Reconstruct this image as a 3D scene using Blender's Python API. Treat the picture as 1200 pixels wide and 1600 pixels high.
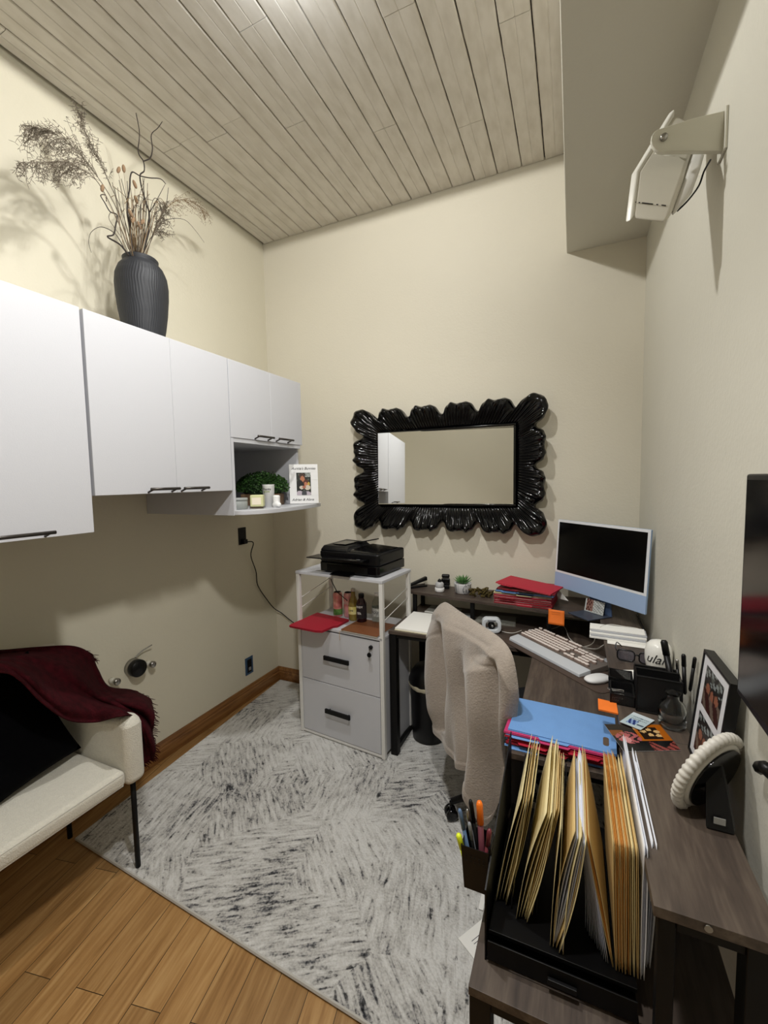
import bpy, bmesh, math, random
import numpy as np
from mathutils import Vector, Matrix
for o in list(bpy.data.objects): bpy.data.objects.remove(o)
S = bpy.context.scene
C = S.collection
PI = math.pi
rnd = random.Random(7)

# ------------------------------------------------------------------ camera
CAM = Vector((0, 0, 1.5)); YAW, PITCH, ROLL, F = -0.418, -0.0741, -0.0178, 664.23
_cy, _sy, _cp, _sp, _cr, _sr = math.cos(YAW), math.sin(YAW), math.cos(PITCH), math.sin(PITCH), math.cos(ROLL), math.sin(ROLL)
FW = Vector((_sy*_cp, _cy*_cp, _sp)); RT = Vector((_cy, -_sy, 0)); UP0 = RT.cross(FW)
RR = _cr*RT + _sr*UP0; UU = -_sr*RT + _cr*UP0
cd = bpy.data.cameras.new('camera'); cam = bpy.data.objects.new('camera', cd); C.objects.link(cam)
cam.matrix_world = Matrix(((RR.x, UU.x, -FW.x, 0), (RR.y, UU.y, -FW.y, 0), (RR.z, UU.z, -FW.z, CAM.z), (0, 0, 0, 1)))
cd.sensor_fit = 'VERTICAL'; cd.sensor_height = 24.0; cd.lens = F/1600*24.0; cd.clip_start = 0.02
S.camera = cam
# ------------------------------------------------------------------ world, lights, exposure
S.view_settings.view_transform = 'Standard'; S.view_settings.look = 'None'
S.view_settings.gamma = 1; S.view_settings.use_curve_mapping = False
S.view_settings.exposure = 0.36
w = bpy.data.worlds.new('world'); S.world = w; w.use_nodes = True
w.node_tree.nodes['Background'].inputs[0].default_value = (1, .97, .92, 1)
w.node_tree.nodes['Background'].inputs[1].default_value = 0.0
def lamp(name, loc, watts, col, radius):
    l = bpy.data.lights.new(name, 'POINT'); l.energy = watts; l.color = col; l.shadow_soft_size = radius
    o = bpy.data.objects.new(name, l); C.objects.link(o); o.location = loc; return o
def spot(name, loc, watts, col, radius, ang=179.9, blend=0):
    l = bpy.data.lights.new(name, 'SPOT'); l.energy = watts; l.color = col; l.shadow_soft_size = radius; l.spot_size = math.radians(ang); l.spot_blend = blend
    o = bpy.data.objects.new(name, l); C.objects.link(o); o.location = loc; return o
spot('ceiling_bulb', (-0.85, 1.17, 3.15), 62, (1.0, .985, .955), .035)
lp = spot('pendant_bulb', (-0.27, 0.50, 2.57), 60, (1.0, .985, .955), .05, 150, .75)
lp.rotation_euler = Vector((-.62, .28, -1)).to_track_quat('-Z', 'Y').to_euler()
lamp('ceiling_bulb_glow', (-0.85, 1.17, 3.10), 3.8, (.88, .93, 1.0), .03)

# ------------------------------------------------------------------ helpers
def U(px, py, ax, v):
    """the point on the plane x, y or z = v that the photograph shows at (px, py)"""
    d = FW + RR*((px-600)/F) - UU*((py-800)/F); i = 'xyz'.index(ax)
    return CAM + d*((v-CAM[i])/d[i])
def UP(px, py, p0, n):
    d = FW + RR*((px-600)/F) - UU*((py-800)/F)
    return CAM + d*((p0-CAM).dot(n)/d.dot(n))
def lin(h):
    if isinstance(h, str):
        h = [int(h[i:i+2], 16)/255 for i in (0, 2, 4)]
    return tuple((c/12.92 if c <= .04045 else ((c+.055)/1.055)**2.4) for c in h) + (1,)
def nm(name):
    m = bpy.data.materials.new(name); m.use_nodes = True
    return m, m.node_tree.nodes, m.node_tree.links, m.node_tree.nodes['Principled BSDF']
def mat(name, col, rough=.5, metal=0, bump=0, bscale=60, var=0, vscale=8, col2=None, sheen=0, trans=0, ior=1.45, spec=.5, alpha=1, coat=0):
    m, N, L, B = nm(name)
    B.inputs['Base Color'].default_value = lin(col); B.inputs['Roughness'].default_value = rough
    B.inputs['Metallic'].default_value = metal; B.inputs['Specular IOR Level'].default_value = spec
    B.inputs['IOR'].default_value = ior; B.inputs['Transmission Weight'].default_value = trans
    B.inputs['Coat Weight'].default_value = coat; B.inputs['Coat Roughness'].default_value = .05
    B.inputs['Alpha'].default_value = alpha
    if sheen: B.inputs['Sheen Weight'].default_value = sheen
    tc = N.new('ShaderNodeTexCoord')
    if var or col2:
        t = N.new('ShaderNodeTexNoise'); t.inputs['Scale'].default_value = vscale; t.inputs['Detail'].default_value = 6
        L.new(tc.outputs['Object'], t.inputs['Vector'])
        r = N.new('ShaderNodeValToRGB'); L.new(t.outputs['Fac'], r.inputs['Fac'])
        c = lin(col); c2 = lin(col2) if col2 else tuple(x*(1-var) for x in c[:3])+(1,)
        r.color_ramp.elements[0].color = c2; r.color_ramp.elements[1].color = c
        r.color_ramp.elements[0].position = .35; r.color_ramp.elements[1].position = .65
        L.new(r.outputs['Color'], B.inputs['Base Color'])
    if bump:
        t = N.new('ShaderNodeTexNoise'); t.inputs['Scale'].default_value = bscale; t.inputs['Detail'].default_value = 4
        L.new(tc.outputs['Object'], t.inputs['Vector'])
        b = N.new('ShaderNodeBump'); b.inputs['Strength'].default_value = bump; b.inputs['Distance'].default_value = .004
        L.new(t.outputs['Fac'], b.inputs['Height']); L.new(b.outputs['Normal'], B.inputs['Normal'])
    return m
def chain(o):
    M = Matrix.Identity(4)
    while o: M = o.matrix_basis @ M; o = o.parent
    return M
def props(o, label=None, cat=None, group=None, kind=None):
    if label: o['label'] = label
    if cat: o['category'] = cat
    if group: o['group'] = group
    if kind: o['kind'] = kind
    return o
def thing(name, label, cat, loc=(0, 0, 0), rz=0, group=None, rot=None):
    o = bpy.data.objects.new(name, None); C.objects.link(o); o.empty_display_size = .05
    o.location = loc; o.rotation_euler = rot if rot else (0, 0, rz)
    return props(o, label, cat, group)
def mk(name, bm, m, parent=None, smooth=False, world=False, bevel=0, seg=2, label=None, ang=40):
    """link a bmesh as one mesh object; world=True means the coordinates are room coordinates"""
    if parent is None and isinstance(bm, bmesh.types.BMesh):
        if len(bm.verts):
            xs = [v.co for v in bm.verts]
            c = Vector(((min(v.x for v in xs)+max(v.x for v in xs))/2, (min(v.y for v in xs)+max(v.y for v in xs))/2, min(v.z for v in xs)))
            bmesh.ops.translate(bm, verts=bm.verts, vec=-c)
    elif world:
        bm.transform(chain(parent).inverted())
    bmesh.ops.recalc_face_normals(bm, faces=bm.faces)
    me = bpy.data.meshes.new(name); bm.to_mesh(me); bm.free()
    ms = m if isinstance(m, (list, tuple)) else [m]
    for x in ms: me.materials.append(x)
    if smooth:
        for p in me.polygons: p.use_smooth = True
    o = bpy.data.objects.new(name, me); C.objects.link(o)
    if parent is None: o.location = c
    else: o.parent = parent
    if bevel:
        b = o.modifiers.new('bevel', 'BEVEL'); b.width = bevel; b.segments = seg; b.limit_method = 'ANGLE'; b.angle_limit = math.radians(ang)
        for p in me.polygons: p.use_smooth = True
        wn = o.modifiers.new('wn', 'WEIGHTED_NORMAL'); wn.keep_sharp = True
    if label: o['label'] = label
    return o
def BM(): return bmesh.new()
def box(bm, x0, x1, y0, y1, z0, z1, M=None, mi=0):
    vs = [bm.verts.new((x, y, z)) for x in (x0, x1) for y in (y0, y1) for z in (z0, z1)]
    fs = [bm.faces.new([vs[i] for i in f]) for f in ((0, 1, 3, 2), (4, 6, 7, 5), (0, 4, 5, 1), (2, 3, 7, 6), (0, 2, 6, 4), (1, 5, 7, 3))]
    for f in fs: f.material_index = mi
    if M is not None: bmesh.ops.transform(bm, matrix=M, verts=vs)
    return vs
def hexa(bm, a, b):
    """a, b: two quads of four points each, joined"""
    A = [bm.verts.new(p) for p in a]; B_ = [bm.verts.new(p) for p in b]; n = len(A)
    bm.faces.new(A); bm.faces.new(list(reversed(B_)))
    for i in range(n): bm.faces.new((A[i], B_[i], B_[(i+1) % n], A[(i+1) % n]))
    return A+B_
def prism(bm, pts, z0, z1, M=None):
    A = [bm.verts.new((p[0], p[1], z0)) for p in pts]; B_ = [bm.verts.new((p[0], p[1], z1)) for p in pts]; n = len(A)
    bm.faces.new(list(reversed(A))); bm.faces.new(B_)
    for i in range(n): bm.faces.new((A[i], A[(i+1) % n], B_[(i+1) % n], B_[i]))
    if M is not None: bmesh.ops.transform(bm, matrix=M, verts=A+B_)
def lathe(bm, prof, n=24, M=None, fn=None, cap=True):
    rings = []
    for r, z in prof:
        rings.append([bm.verts.new(((r if fn is None else r*fn(2*PI*i/n, z))*math.cos(2*PI*i/n), (r if fn is None else r*fn(2*PI*i/n, z))*math.sin(2*PI*i/n), z)) for i in range(n)])
    for a, b in zip(rings, rings[1:]):
        for i in range(n): bm.faces.new((a[i], a[(i+1) % n], b[(i+1) % n], b[i]))
    if cap:
        bm.faces.new(list(reversed(rings[0]))); bm.faces.new(rings[-1])
    if M is not None: bmesh.ops.transform(bm, matrix=M, verts=[v for r in rings for v in r])
def frame_at(t):
    t = t.normalized(); a = Vector((0, 0, 1)) if abs(t.z) < .9 else Vector((1, 0, 0))
    u = t.cross(a).normalized(); return u, t.cross(u).normalized()
def tube(bm, pts, r, n=8, close=False, flat=1.0):
    pts = [Vector(p) for p in pts]; rings = []; m = len(pts); u = None
    for i, p in enumerate(pts):
        if close: t = pts[(i+1) % m]-pts[i-1]
        else: t = pts[min(i+1, m-1)]-pts[max(i-1, 0)]
        t.normalize()
        if u is None: u, v = frame_at(t)
        else:
            u = (u - t*u.dot(t)).normalized(); v = t.cross(u).normalized()
        ri = r[i] if isinstance(r, (list, tuple)) else r
        rings.append([bm.verts.new(p + u*math.cos(2*PI*k/n)*ri + v*math.sin(2*PI*k/n)*ri*flat) for k in range(n)])
    pr = list(zip(rings, rings[1:])) + ([(rings[-1], rings[0])] if close else [])
    for a, b in pr:
        for k in range(n): bm.faces.new((a[k], a[(k+1) % n], b[(k+1) % n], b[k]))
    if not close:
        bm.faces.new(list(reversed(rings[0]))); bm.faces.new(rings[-1])
def smoothpath(pts, k=6):
    P = [Vector(p) for p in pts]; out = []
    for i in range(len(P)-1):
        p0, p1, p2, p3 = P[max(i-1, 0)], P[i], P[i+1], P[min(i+2, len(P)-1)]
        for j in range(k):
            t = j/k
            out.append(.5*((2*p1)+(p2-p0)*t+(2*p0-5*p1+4*p2-p3)*t*t+(3*p1-p0-3*p2+p3)*t**3))
    out.append(P[-1]); return out
def grid(bm, f, nu, nv, thick=0, nrm=None):
    """f(u,v)->point; thick: back surface displaced by thick along nrm (closed shell)"""
    A = [[Vector(f(i/nu, j/nv)) for j in range(nv+1)] for i in range(nu+1)]
    V = [[bm.verts.new(p) for p in row] for row in A]
    uv = bm.loops.layers.uv.verify()
    def q(a, b, c, d, uvs):
        fc = bm.faces.new((a, b, c, d))
        for l, t in zip(fc.loops, uvs): l[uv].uv = t
        return fc
    for i in range(nu):
        for j in range(nv):
            q(V[i][j], V[i+1][j], V[i+1][j+1], V[i][j+1], ((i/nu, j/nv), ((i+1)/nu, j/nv), ((i+1)/nu, (j+1)/nv), (i/nu, (j+1)/nv)))
    if thick:
        W = []
        for i in range(nu+1):
            row = []
            for j in range(nv+1):
                if nrm is not None: n = Vector(nrm)
                else:
                    du = A[min(i+1, nu)][j]-A[max(i-1, 0)][j]; dv = A[i][min(j+1, nv)]-A[i][max(j-1, 0)]
                    n = du.cross(dv); n = n.normalized() if n.length > 1e-12 else Vector((0, 0, 1))
                row.append(bm.verts.new(A[i][j]+n*thick))
            W.append(row)
        for i in range(nu):
            for j in range(nv): q(W[i][j+1], W[i+1][j+1], W[i+1][j], W[i][j], ((0, 0),)*4)
        for i in range(nu):
            q(V[i+1][0], V[i][0], W[i][0], W[i+1][0], ((0, 0),)*4); q(V[i][nv], V[i+1][nv], W[i+1][nv], W[i][nv], ((0, 0),)*4)
        for j in range(nv):
            q(V[0][j], V[0][j+1], W[0][j+1], W[0][j], ((0, 0),)*4); q(V[nu][j+1], V[nu][j], W[nu][j], W[nu][j+1], ((0, 0),)*4)
def text(name, s, size, M, m, parent, depth=.0004, shear=0.0, bend=None):
    cu = bpy.data.curves.new('t', 'FONT'); cu.body = s; cu.size = size; cu.extrude = depth; cu.align_x = 'CENTER'; cu.align_y = 'CENTER'; cu.shear = shear
    cu.resolution_u = 3
    o = bpy.data.objects.new('t', cu); C.objects.link(o); bpy.context.view_layer.update()
    me = bpy.data.meshes.new_from_object(o.evaluated_get(bpy.context.evaluated_depsgraph_get()))
    bpy.data.objects.remove(o); bm = BM(); bm.from_mesh(me)
    if bend:
        for v in bm.verts: v.co = Vector(bend(v.co))
    bm.transform(M); return mk(name, bm, m, parent)
def painted(name, rgb, nu, nv, place, parent, rough=.35, thick=0):
    """a printed picture: grid of coloured cells, rgb(u,v)->sRGB, place(u,v)->point"""
    bm = BM(); grid(bm, place, nu, nv, thick)
    cl = bm.loops.layers.color.new('col'); uvl = bm.loops.layers.uv.verify()
    bm.faces.ensure_lookup_table()
    for k, f in enumerate(bm.faces):
        if k < nu*nv:
            i, j = divmod(k, nv); c = lin(rgb((i+.5)/nu, (j+.5)/nv))
            c = rgb((i+.5)/nu, (j+.5)/nv)
        else: c = (.9, .9, .9)
        for l in f.loops: l[cl] = (c[0], c[1], c[2], 1)
    if name+'_ink' in bpy.data.materials: m = bpy.data.materials[name+'_ink']
    else:
        m, N, L, B = nm(name+'_ink'); a = N.new('ShaderNodeVertexColor'); a.layer_name = 'col'
        L.new(a.outputs['Color'], B.inputs['Base Color']); B.inputs['Roughness'].default_value = rough
    return mk(name, bm, m, parent)
def ell(u, v, cu, cv, ru, rv): return ((u-cu)/ru)**2+((v-cv)/rv)**2 < 1
def copy_tree(o, parent=None):
    c = o.copy(); C.objects.link(c)
    if parent: c.parent = parent
    for ch in list(o.children): copy_tree(ch, c)
    return c
def rz(a): return Matrix.Rotation(a, 4, 'Z')
def T(*a): return Matrix.Translation(a)

# ------------------------------------------------------------------ materials
def paint(name, col):
    m, N, L, B = nm(name); tc = N.new('ShaderNodeTexCoord')
    t = N.new('ShaderNodeTexNoise'); t.inputs['Scale'].default_value = 1.6; t.inputs['Detail'].default_value = 3
    L.new(tc.outputs['Object'], t.inputs['Vector'])
    r = N.new('ShaderNodeValToRGB'); c = lin(col); r.color_ramp.elements[0].color = tuple(x*.95 for x in c[:3])+(1,); r.color_ramp.elements[1].color = c
    L.new(t.outputs['Fac'], r.inputs['Fac']); L.new(r.outputs['Color'], B.inputs['Base Color'])
    B.inputs['Roughness'].default_value = .55; B.inputs['Specular IOR Level'].default_value = .25
    t2 = N.new('ShaderNodeTexNoise'); t2.inputs['Scale'].default_value = 90; L.new(tc.outputs['Object'], t2.inputs['Vector'])
    t3 = N.new('ShaderNodeTexNoise'); t3.inputs['Scale'].default_value = 5; L.new(tc.outputs['Object'], t3.inputs['Vector'])
    ad = N.new('ShaderNodeMath'); ad.operation = 'MULTIPLY_ADD'; ad.inputs[1].default_value = 4; L.new(t3.outputs['Fac'], ad.inputs[0]); L.new(t2.outputs['Fac'], ad.inputs[2])
    b = N.new('ShaderNodeBump'); b.inputs['Strength'].default_value = .25; b.inputs['Distance'].default_value = .003
    L.new(ad.outputs[0], b.inputs['Height']); L.new(b.outputs['Normal'], B.inputs['Normal'])
    return m
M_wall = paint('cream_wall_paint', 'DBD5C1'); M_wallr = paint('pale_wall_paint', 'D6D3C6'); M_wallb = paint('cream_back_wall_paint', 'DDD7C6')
def woodmat(name, c1, c2, c3, axis='y', scale=(9, 1.2), rough=.45, plank=None, rot=0, bumpk=.15, fine=60, spread=.5):
    m, N, L, B = nm(name); tc = N.new('ShaderNodeTexCoord'); mp = N.new('ShaderNodeMapping')
    mp.inputs['Rotation'].default_value = (0, 0, rot)
    L.new(tc.outputs['Object'], mp.inputs['Vector']); src = mp.outputs['Vector']
    st = N.new('ShaderNodeMapping'); L.new(src, st.inputs['Vector'])
    st.inputs['Scale'].default_value = (scale[0], scale[1], scale[0]) if axis == 'y' else (scale[1], scale[0], scale[0])
    vec = st.outputs['Vector']
    if plank:
        br = N.new('ShaderNodeTexBrick'); br.offset = .37; br.inputs['Scale'].default_value = 1
        br.inputs['Brick Width'].default_value = plank[1]; br.inputs['Row Height'].default_value = plank[0]; br.inputs['Mortar Size'].default_value = .0011
        br.inputs['Color1'].default_value = (0, 0, 0, 1); br.inputs['Color2'].default_value = (1, 1, 1, 1); br.inputs['Mortar'].default_value = (.5, .5, .5, 1)
        sw = N.new('ShaderNodeMapping'); sw.inputs['Rotation'].default_value = (0, 0, PI/2); L.new(src, sw.inputs['Vector']); L.new(sw.outputs['Vector'], br.inputs['Vector'])
        ofs = N.new('ShaderNodeVectorMath'); ofs.operation = 'MULTIPLY_ADD'; ofs.inputs[1].default_value = (7, 13, 5)
        L.new(br.outputs['Color'], ofs.inputs[0]); L.new(vec, ofs.inputs[2]); vec = ofs.outputs[0]
    t = N.new('ShaderNodeTexNoise'); t.inputs['Scale'].default_value = 3; t.inputs['Detail'].default_value = 8; t.inputs['Distortion'].default_value = .8
    L.new(vec, t.inputs['Vector'])
    t2 = N.new('ShaderNodeTexNoise'); t2.inputs['Scale'].default_value = fine/6; t2.inputs['Detail'].default_value = 5; L.new(vec, t2.inputs['Vector'])
    mx = N.new('ShaderNodeMix'); mx.data_type = 'FLOAT'; mx.inputs[0].default_value = .35; L.new(t.outputs['Fac'], mx.inputs[2]); L.new(t2.outputs['Fac'], mx.inputs[3])
    r = N.new('ShaderNodeValToRGB'); L.new(mx.outputs[0], r.inputs['Fac'])
    e = r.color_ramp.elements; e[0].position = .5-spread*.32; e[0].color = lin(c1); e[1].position = .5+spread*.32; e[1].color = lin(c3)
    k = e.new(.5); k.color = lin(c2)
    out = r.outputs['Color']
    if plank:
        hs = N.new('ShaderNodeHueSaturation'); mr = N.new('ShaderNodeMapRange'); mr.inputs[3].default_value = .78; mr.inputs[4].default_value = 1.12
        L.new(br.outputs['Color'], mr.inputs[0]); L.new(mr.outputs[0], hs.inputs['Value']); L.new(out, hs.inputs['Color'])
        mm = N.new('ShaderNodeMix'); mm.data_type = 'RGBA'; L.new(br.outputs['Fac'], mm.inputs[0]); L.new(hs.outputs[0], mm.inputs[6]); mm.inputs[7].default_value = lin('3a2a18')
        out = mm.outputs[2]
    L.new(out, B.inputs['Base Color']); B.inputs['Roughness'].default_value = rough
    b = N.new('ShaderNodeBump'); b.inputs['Strength'].default_value = bumpk; b.inputs['Distance'].default_value = .002; L.new(mx.outputs[0], b.inputs['Height']); L.new(b.outputs['Normal'], B.inputs['Normal'])
    return m
M_floor = woodmat('bamboo_floor', '8A6438', 'A57D4C', 'B8925F', scale=(14, 1.0), plank=(.098, .92), rot=math.radians(-11), rough=.38, fine=40)
M_desk = woodmat('dark_oak_laminate', '2E2622', '4A3F37', '665A4E', scale=(10, 1.1), rough=.5, bumpk=.3, fine=80, spread=.75)
M_deskx = woodmat('dark_oak_laminate_cross', '2E2622', '463B34', '5C5046', axis='x', scale=(10, 1.1), rough=.5, bumpk=.3, fine=80, spread=.75)
M_base = woodmat('baseboard_oak', '6A4526', '83592F', '966C3F', scale=(14, 1), rough=.4)
M_black = mat('black_powder_coat', '0A0A0B', .55, spec=.3); M_blackp = mat('black_plastic', '08080A', .38, bump=.05, bscale=300, spec=.35)
M_blackg = mat('black_gloss', '08080A', .12); M_white = mat('white_melamine', 'C6C7CC', .42, bump=.05, bscale=250)
M_whitep = mat('white_plastic', 'ECECEC', .35); M_paper = mat('white_paper', 'F2F1EC', .7, spec=.2); M_chrome = mat('brushed_steel', 'A8A6A2', .28, metal=1)
M_dkmetal = mat('dark_bronze_metal', '4A4643', .35, metal=.8)
M_ink = mat('black_ink', '1C1C20', .6)

# ------------------------------------------------------------------ room
XL, XR, YB, ZC, YF = -2.039, .32, 2.551, 3.186, -1.0
def plane(name, pts, m, kind='structure', thick=.06, d=(0, 0, -1)):
    bm = BM(); d = Vector(d)*thick; hexa(bm, [Vector(p) for p in pts], [Vector(p)+d for p in pts])
    return props(mk(name, bm, m), kind=kind)
plane('floor', [(XL-.1, YF-.1, 0), (XR+.1, YF-.1, 0), (XR+.1, YB+.1, 0), (XL-.1, YB+.1, 0)], M_floor)
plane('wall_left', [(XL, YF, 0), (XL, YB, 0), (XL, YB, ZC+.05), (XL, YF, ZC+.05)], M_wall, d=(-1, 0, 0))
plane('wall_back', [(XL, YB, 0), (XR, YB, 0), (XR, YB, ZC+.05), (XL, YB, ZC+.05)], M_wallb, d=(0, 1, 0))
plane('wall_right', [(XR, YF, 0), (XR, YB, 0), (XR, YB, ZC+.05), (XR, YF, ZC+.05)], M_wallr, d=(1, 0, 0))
plane('wall_front', [(XL, YF, 0), (XR, YF, 0), (XR, YF, ZC+.05), (XL, YF, ZC+.05)], M_wallb, d=(0, -1, 0))
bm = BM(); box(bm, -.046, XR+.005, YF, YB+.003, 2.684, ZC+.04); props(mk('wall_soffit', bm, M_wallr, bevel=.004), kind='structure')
# tongue-and-groove painted ceiling boards, joints staggered, dark gaps
m, N, L, B = nm('ceiling_board_paint'); tc = N.new('ShaderNodeTexCoord'); mp = N.new('ShaderNodeMapping'); mp.inputs['Scale'].default_value = (3, 1, 3)
L.new(tc.outputs['Object'], mp.inputs['Vector']); t = N.new('ShaderNodeTexNoise'); t.inputs['Scale'].default_value = 8; t.inputs['Detail'].default_value = 6; L.new(mp.outputs[0], t.inputs['Vector'])
r = N.new('ShaderNodeValToRGB'); r.color_ramp.elements[0].position = .3; r.color_ramp.elements[0].color = lin('C9C2B5'); r.color_ramp.elements[1].position = .6; r.color_ramp.elements[1].color = lin('D7D1C6')
L.new(t.outputs['Fac'], r.inputs['Fac']); L.new(r.outputs[0], B.inputs['Base Color']); B.inputs['Roughness'].default_value = .35
b = N.new('ShaderNodeBump'); b.inputs['Strength'].default_value = .35; b.inputs['Distance'].default_value = .003; L.new(t.outputs['Fac'], b.inputs['Height']); L.new(b.outputs['Normal'], B.inputs['Normal'])
M_ceil = m; M_gap = mat('ceiling_gap_dark', '241E18', .9)
bm = BM(); box(bm, XL-.06, XR, YF, YB+.06, ZC+.016, ZC+.06, mi=1)
def board(x0, x1, y0, y1):
    # a board with a shallow bead groove along its middle, edges slightly eased and uneven
    n = 26; xm = (x0+x1)/2; dz = rnd.uniform(-.0012, .0012)
    prof = [(x0, .018), (x0+.001, .004), (x0+.005, 0), (xm-.003, 0), (xm, .0020), (xm+.003, 0), (x1-.005, 0), (x1-.001, .004), (x1, .018)]
    rows = []
    for j in range(n+1):
        y = y0+(y1-y0)*j/n; row = []
        for k, (x, z) in enumerate(prof):
            jx = rnd.uniform(-.0009, .0009) if k in (0, 1, 7, 8) else 0
            row.append(bm.verts.new((x+jx, y, ZC+z+dz+.0006*math.sin(y*9+x*40))))
        rows.append(row)
    for a, c in zip(rows, rows[1:]):
        for k in range(8): bm.faces.new((a[k], a[k+1], c[k+1], c[k]))
    bm.faces.new(rows[0]); bm.faces.new(list(reversed(rows[-1])))
edges = [XL+.013, -1.937, -1.81, -1.683, -1.548, -1.42, -1.283, -1.17, -1.04, -.912, -.79, -.66, -.533, -.405, -.277, -.16, -.05, .07, .19, .315]
joints = {1: 1.66, 2: 1.65, 3: 1.70, 4: 1.66, 5: 1.9, 6: 1.80, 8: .9, 9: 2.0, 11: 1.55, 12: 2.15, 13: 1.50, 14: 1.75}
for i in range(len(edges)-1):
    g = rnd.choice([.0016, .0028, .0038]); ys = sorted(set([YF+.01, joints.get(i, 1.0+.37*(i % 3)), -.6+.3*(i % 4), YB-.004]))
    for a, c in zip(ys, ys[1:]): board(edges[i]+g/2, edges[i+1]-g/2, a+.0012, c-.0012)
props(mk('ceiling', bm, [M_ceil, M_gap]), kind='structure')
# baseboards (profiled)
def baseboard(name, p0, p1, n):
    bm = BM(); prof = [(0, 0), (.017, 0), (.017, .062), (.013, .068), (.014, .078), (.009, .088), (.006, .098), (0, .1)]
    d = Vector(p1)-Vector(p0); A = [bm.verts.new(Vector(p0)+Vector(n)*a+Vector((0, 0, z))) for a, z in prof]; B_ = [bm.verts.new(Vector(p1)+Vector(n)*a+Vector((0, 0, z))) for a, z in prof]
    bm.faces.new(A); bm.faces.new(list(reversed(B_)))
    for i in range(len(prof)): bm.faces.new((A[i], B_[i], B_[(i+1) % 8], A[(i+1) % 8]))
    props(mk(name, bm, M_base), kind='structure')
baseboard('baseboard_left', (XL, YF, 0), (XL, YB, 0), (1, 0, 0)); baseboard('baseboard_back', (XL, YB, 0), (XR, YB, 0), (0, -1, 0)); baseboard('baseboard_right', (XR, YF, 0), (XR, YB, 0), (-1, 0, 0))

# ceiling light fixtures (just out of the frame)
def fixture(x, y, label):
    t = thing('ceiling_light', label, 'ceiling light', (x, y, 3.184))
    bm = BM(); lathe(bm, [(.08, 0), (.08, -.012), (.06, -.02)], 28); mk('canopy', bm, M_whitep, t, True)
    bm = BM(); tube(bm, [(0, 0, -.02), (0, 0, -.06)], .009); mk('stem', bm, M_chrome, t, True)
    return t
fixture(-.85, 1.17, 'round white ceiling light canopy over the middle of the room')
t = thing('pendant_light', 'small hanging lamp overhead near the viewpoint', 'pendant light', (-.27, .55, 2.66))
bm = BM(); tube(bm, [(0, 0, .0), (0, 0, .524)], .004); mk('cord', bm, M_black, t, True)
bm = BM(); lathe(bm, [(.02, 0), (.024, .005), (.024, .03), (.008, .04)], 20); mk('socket', bm, M_whitep, t, True)

# ------------------------------------------------------------------ rug
m, N, L, B = nm('abstract_rug'); tc = N.new('ShaderNodeTexCoord')
def noise(scale, vec, det=5, dist=0):
    n = N.new('ShaderNodeTexNoise'); n.inputs['Scale'].default_value = scale; n.inputs['Detail'].default_value = det; n.inputs['Distortion'].default_value = dist; L.new(vec, n.inputs['Vector']); return n.outputs['Fac']
def mapping(vec, rot, sc):
    n = N.new('ShaderNodeMapping'); n.vector_type = 'TEXTURE' if False else 'POINT'; n.inputs['Rotation'].default_value = (0, 0, rot); n.inputs['Scale'].default_value = sc; L.new(vec, n.inputs['Vector']); return n.outputs[0]
def math_(op, a, b_=None, c=None):
    n = N.new('ShaderNodeMath'); n.operation = op
    for i, x in enumerate((a, b_, c)):
        if x is None: continue
        if isinstance(x, (int, float)): n.inputs[i].default_value = x
        else: L.new(x, n.inputs[i])
    return n.outputs[0]
def ramp(f, stops):
    n = N.new('ShaderNodeValToRGB'); L.new(f, n.inputs[0]); e = n.color_ramp.elements
    e[0].position, e[0].color = stops[0][0], stops[0][1]; e[1].position, e[1].color = stops[-1][0], stops[-1][1]
    for p, c in stops[1:-1]:
        k = e.new(p); k.color = c
    return n.outputs[0]
g4 = lambda v: (v, v, v, 1)
O = tc.outputs['Object']
dirs = [mapping(mapping(O, a, (1, 1, 1)), 0, s) for a, s in ((.75, (5.5, 32, 1)), (-.55, (5.5, 32, 1)), (1.35, (6, 30, 1)))]
vr = N.new('ShaderNodeTexVoronoi'); vr.inputs['Scale'].default_value = 2.6; L.new(O, vr.inputs['Vector'])
sep = N.new('ShaderNodeSeparateColor'); L.new(vr.outputs['Color'], sep.inputs[0])
s1 = noise(2.2, dirs[0], 7, .5); s2 = noise(2.2, dirs[1], 7, .5); s3 = noise(2.2, dirs[2], 7, .5)
pick1 = math_('GREATER_THAN', sep.outputs[0], .62); pick2 = math_('GREATER_THAN', sep.outputs[0], .3)
a1 = N.new('ShaderNodeMix'); a1.data_type = 'FLOAT'; L.new(pick2, a1.inputs[0]); L.new(s1, a1.inputs[2]); L.new(s2, a1.inputs[3])
a2 = N.new('ShaderNodeMix'); a2.data_type = 'FLOAT'; L.new(pick1, a2.inputs[0]); L.new(a1.outputs[0], a2.inputs[2]); L.new(s3, a2.inputs[3])
streak = a2.outputs[0]
fine = noise(140, O, 4); mid = noise(26, O, 6); big = noise(2.3, O, 3)
f = math_('MULTIPLY_ADD', streak, .60, math_('MULTIPLY_ADD', mid, .22, math_('MULTIPLY', fine, .28)))
f = math_('ADD', f, math_('MULTIPLY_ADD', big, .50, -.242))
base = ramp(f, [(.37, lin('303136')), (.42, lin('6E6E70')), (.465, lin('A3A19E')), (.53, lin('C0BEBA')), (.66, lin('D8D7D4'))])
speck = ramp(math_('ADD', math_('MULTIPLY', noise(60, O, 3), .5), math_('ADD', math_('MULTIPLY', streak, .35), math_('MULTIPLY', big, .15))), [(.37, lin('3A3A3E')), (.43, g4(1.0))])
mxr = N.new('ShaderNodeMix'); mxr.data_type = 'RGBA'; mxr.blend_type = 'MULTIPLY'; mxr.inputs[0].default_value = .75; L.new(base, mxr.inputs[6]); L.new(speck, mxr.inputs[7])
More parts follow.
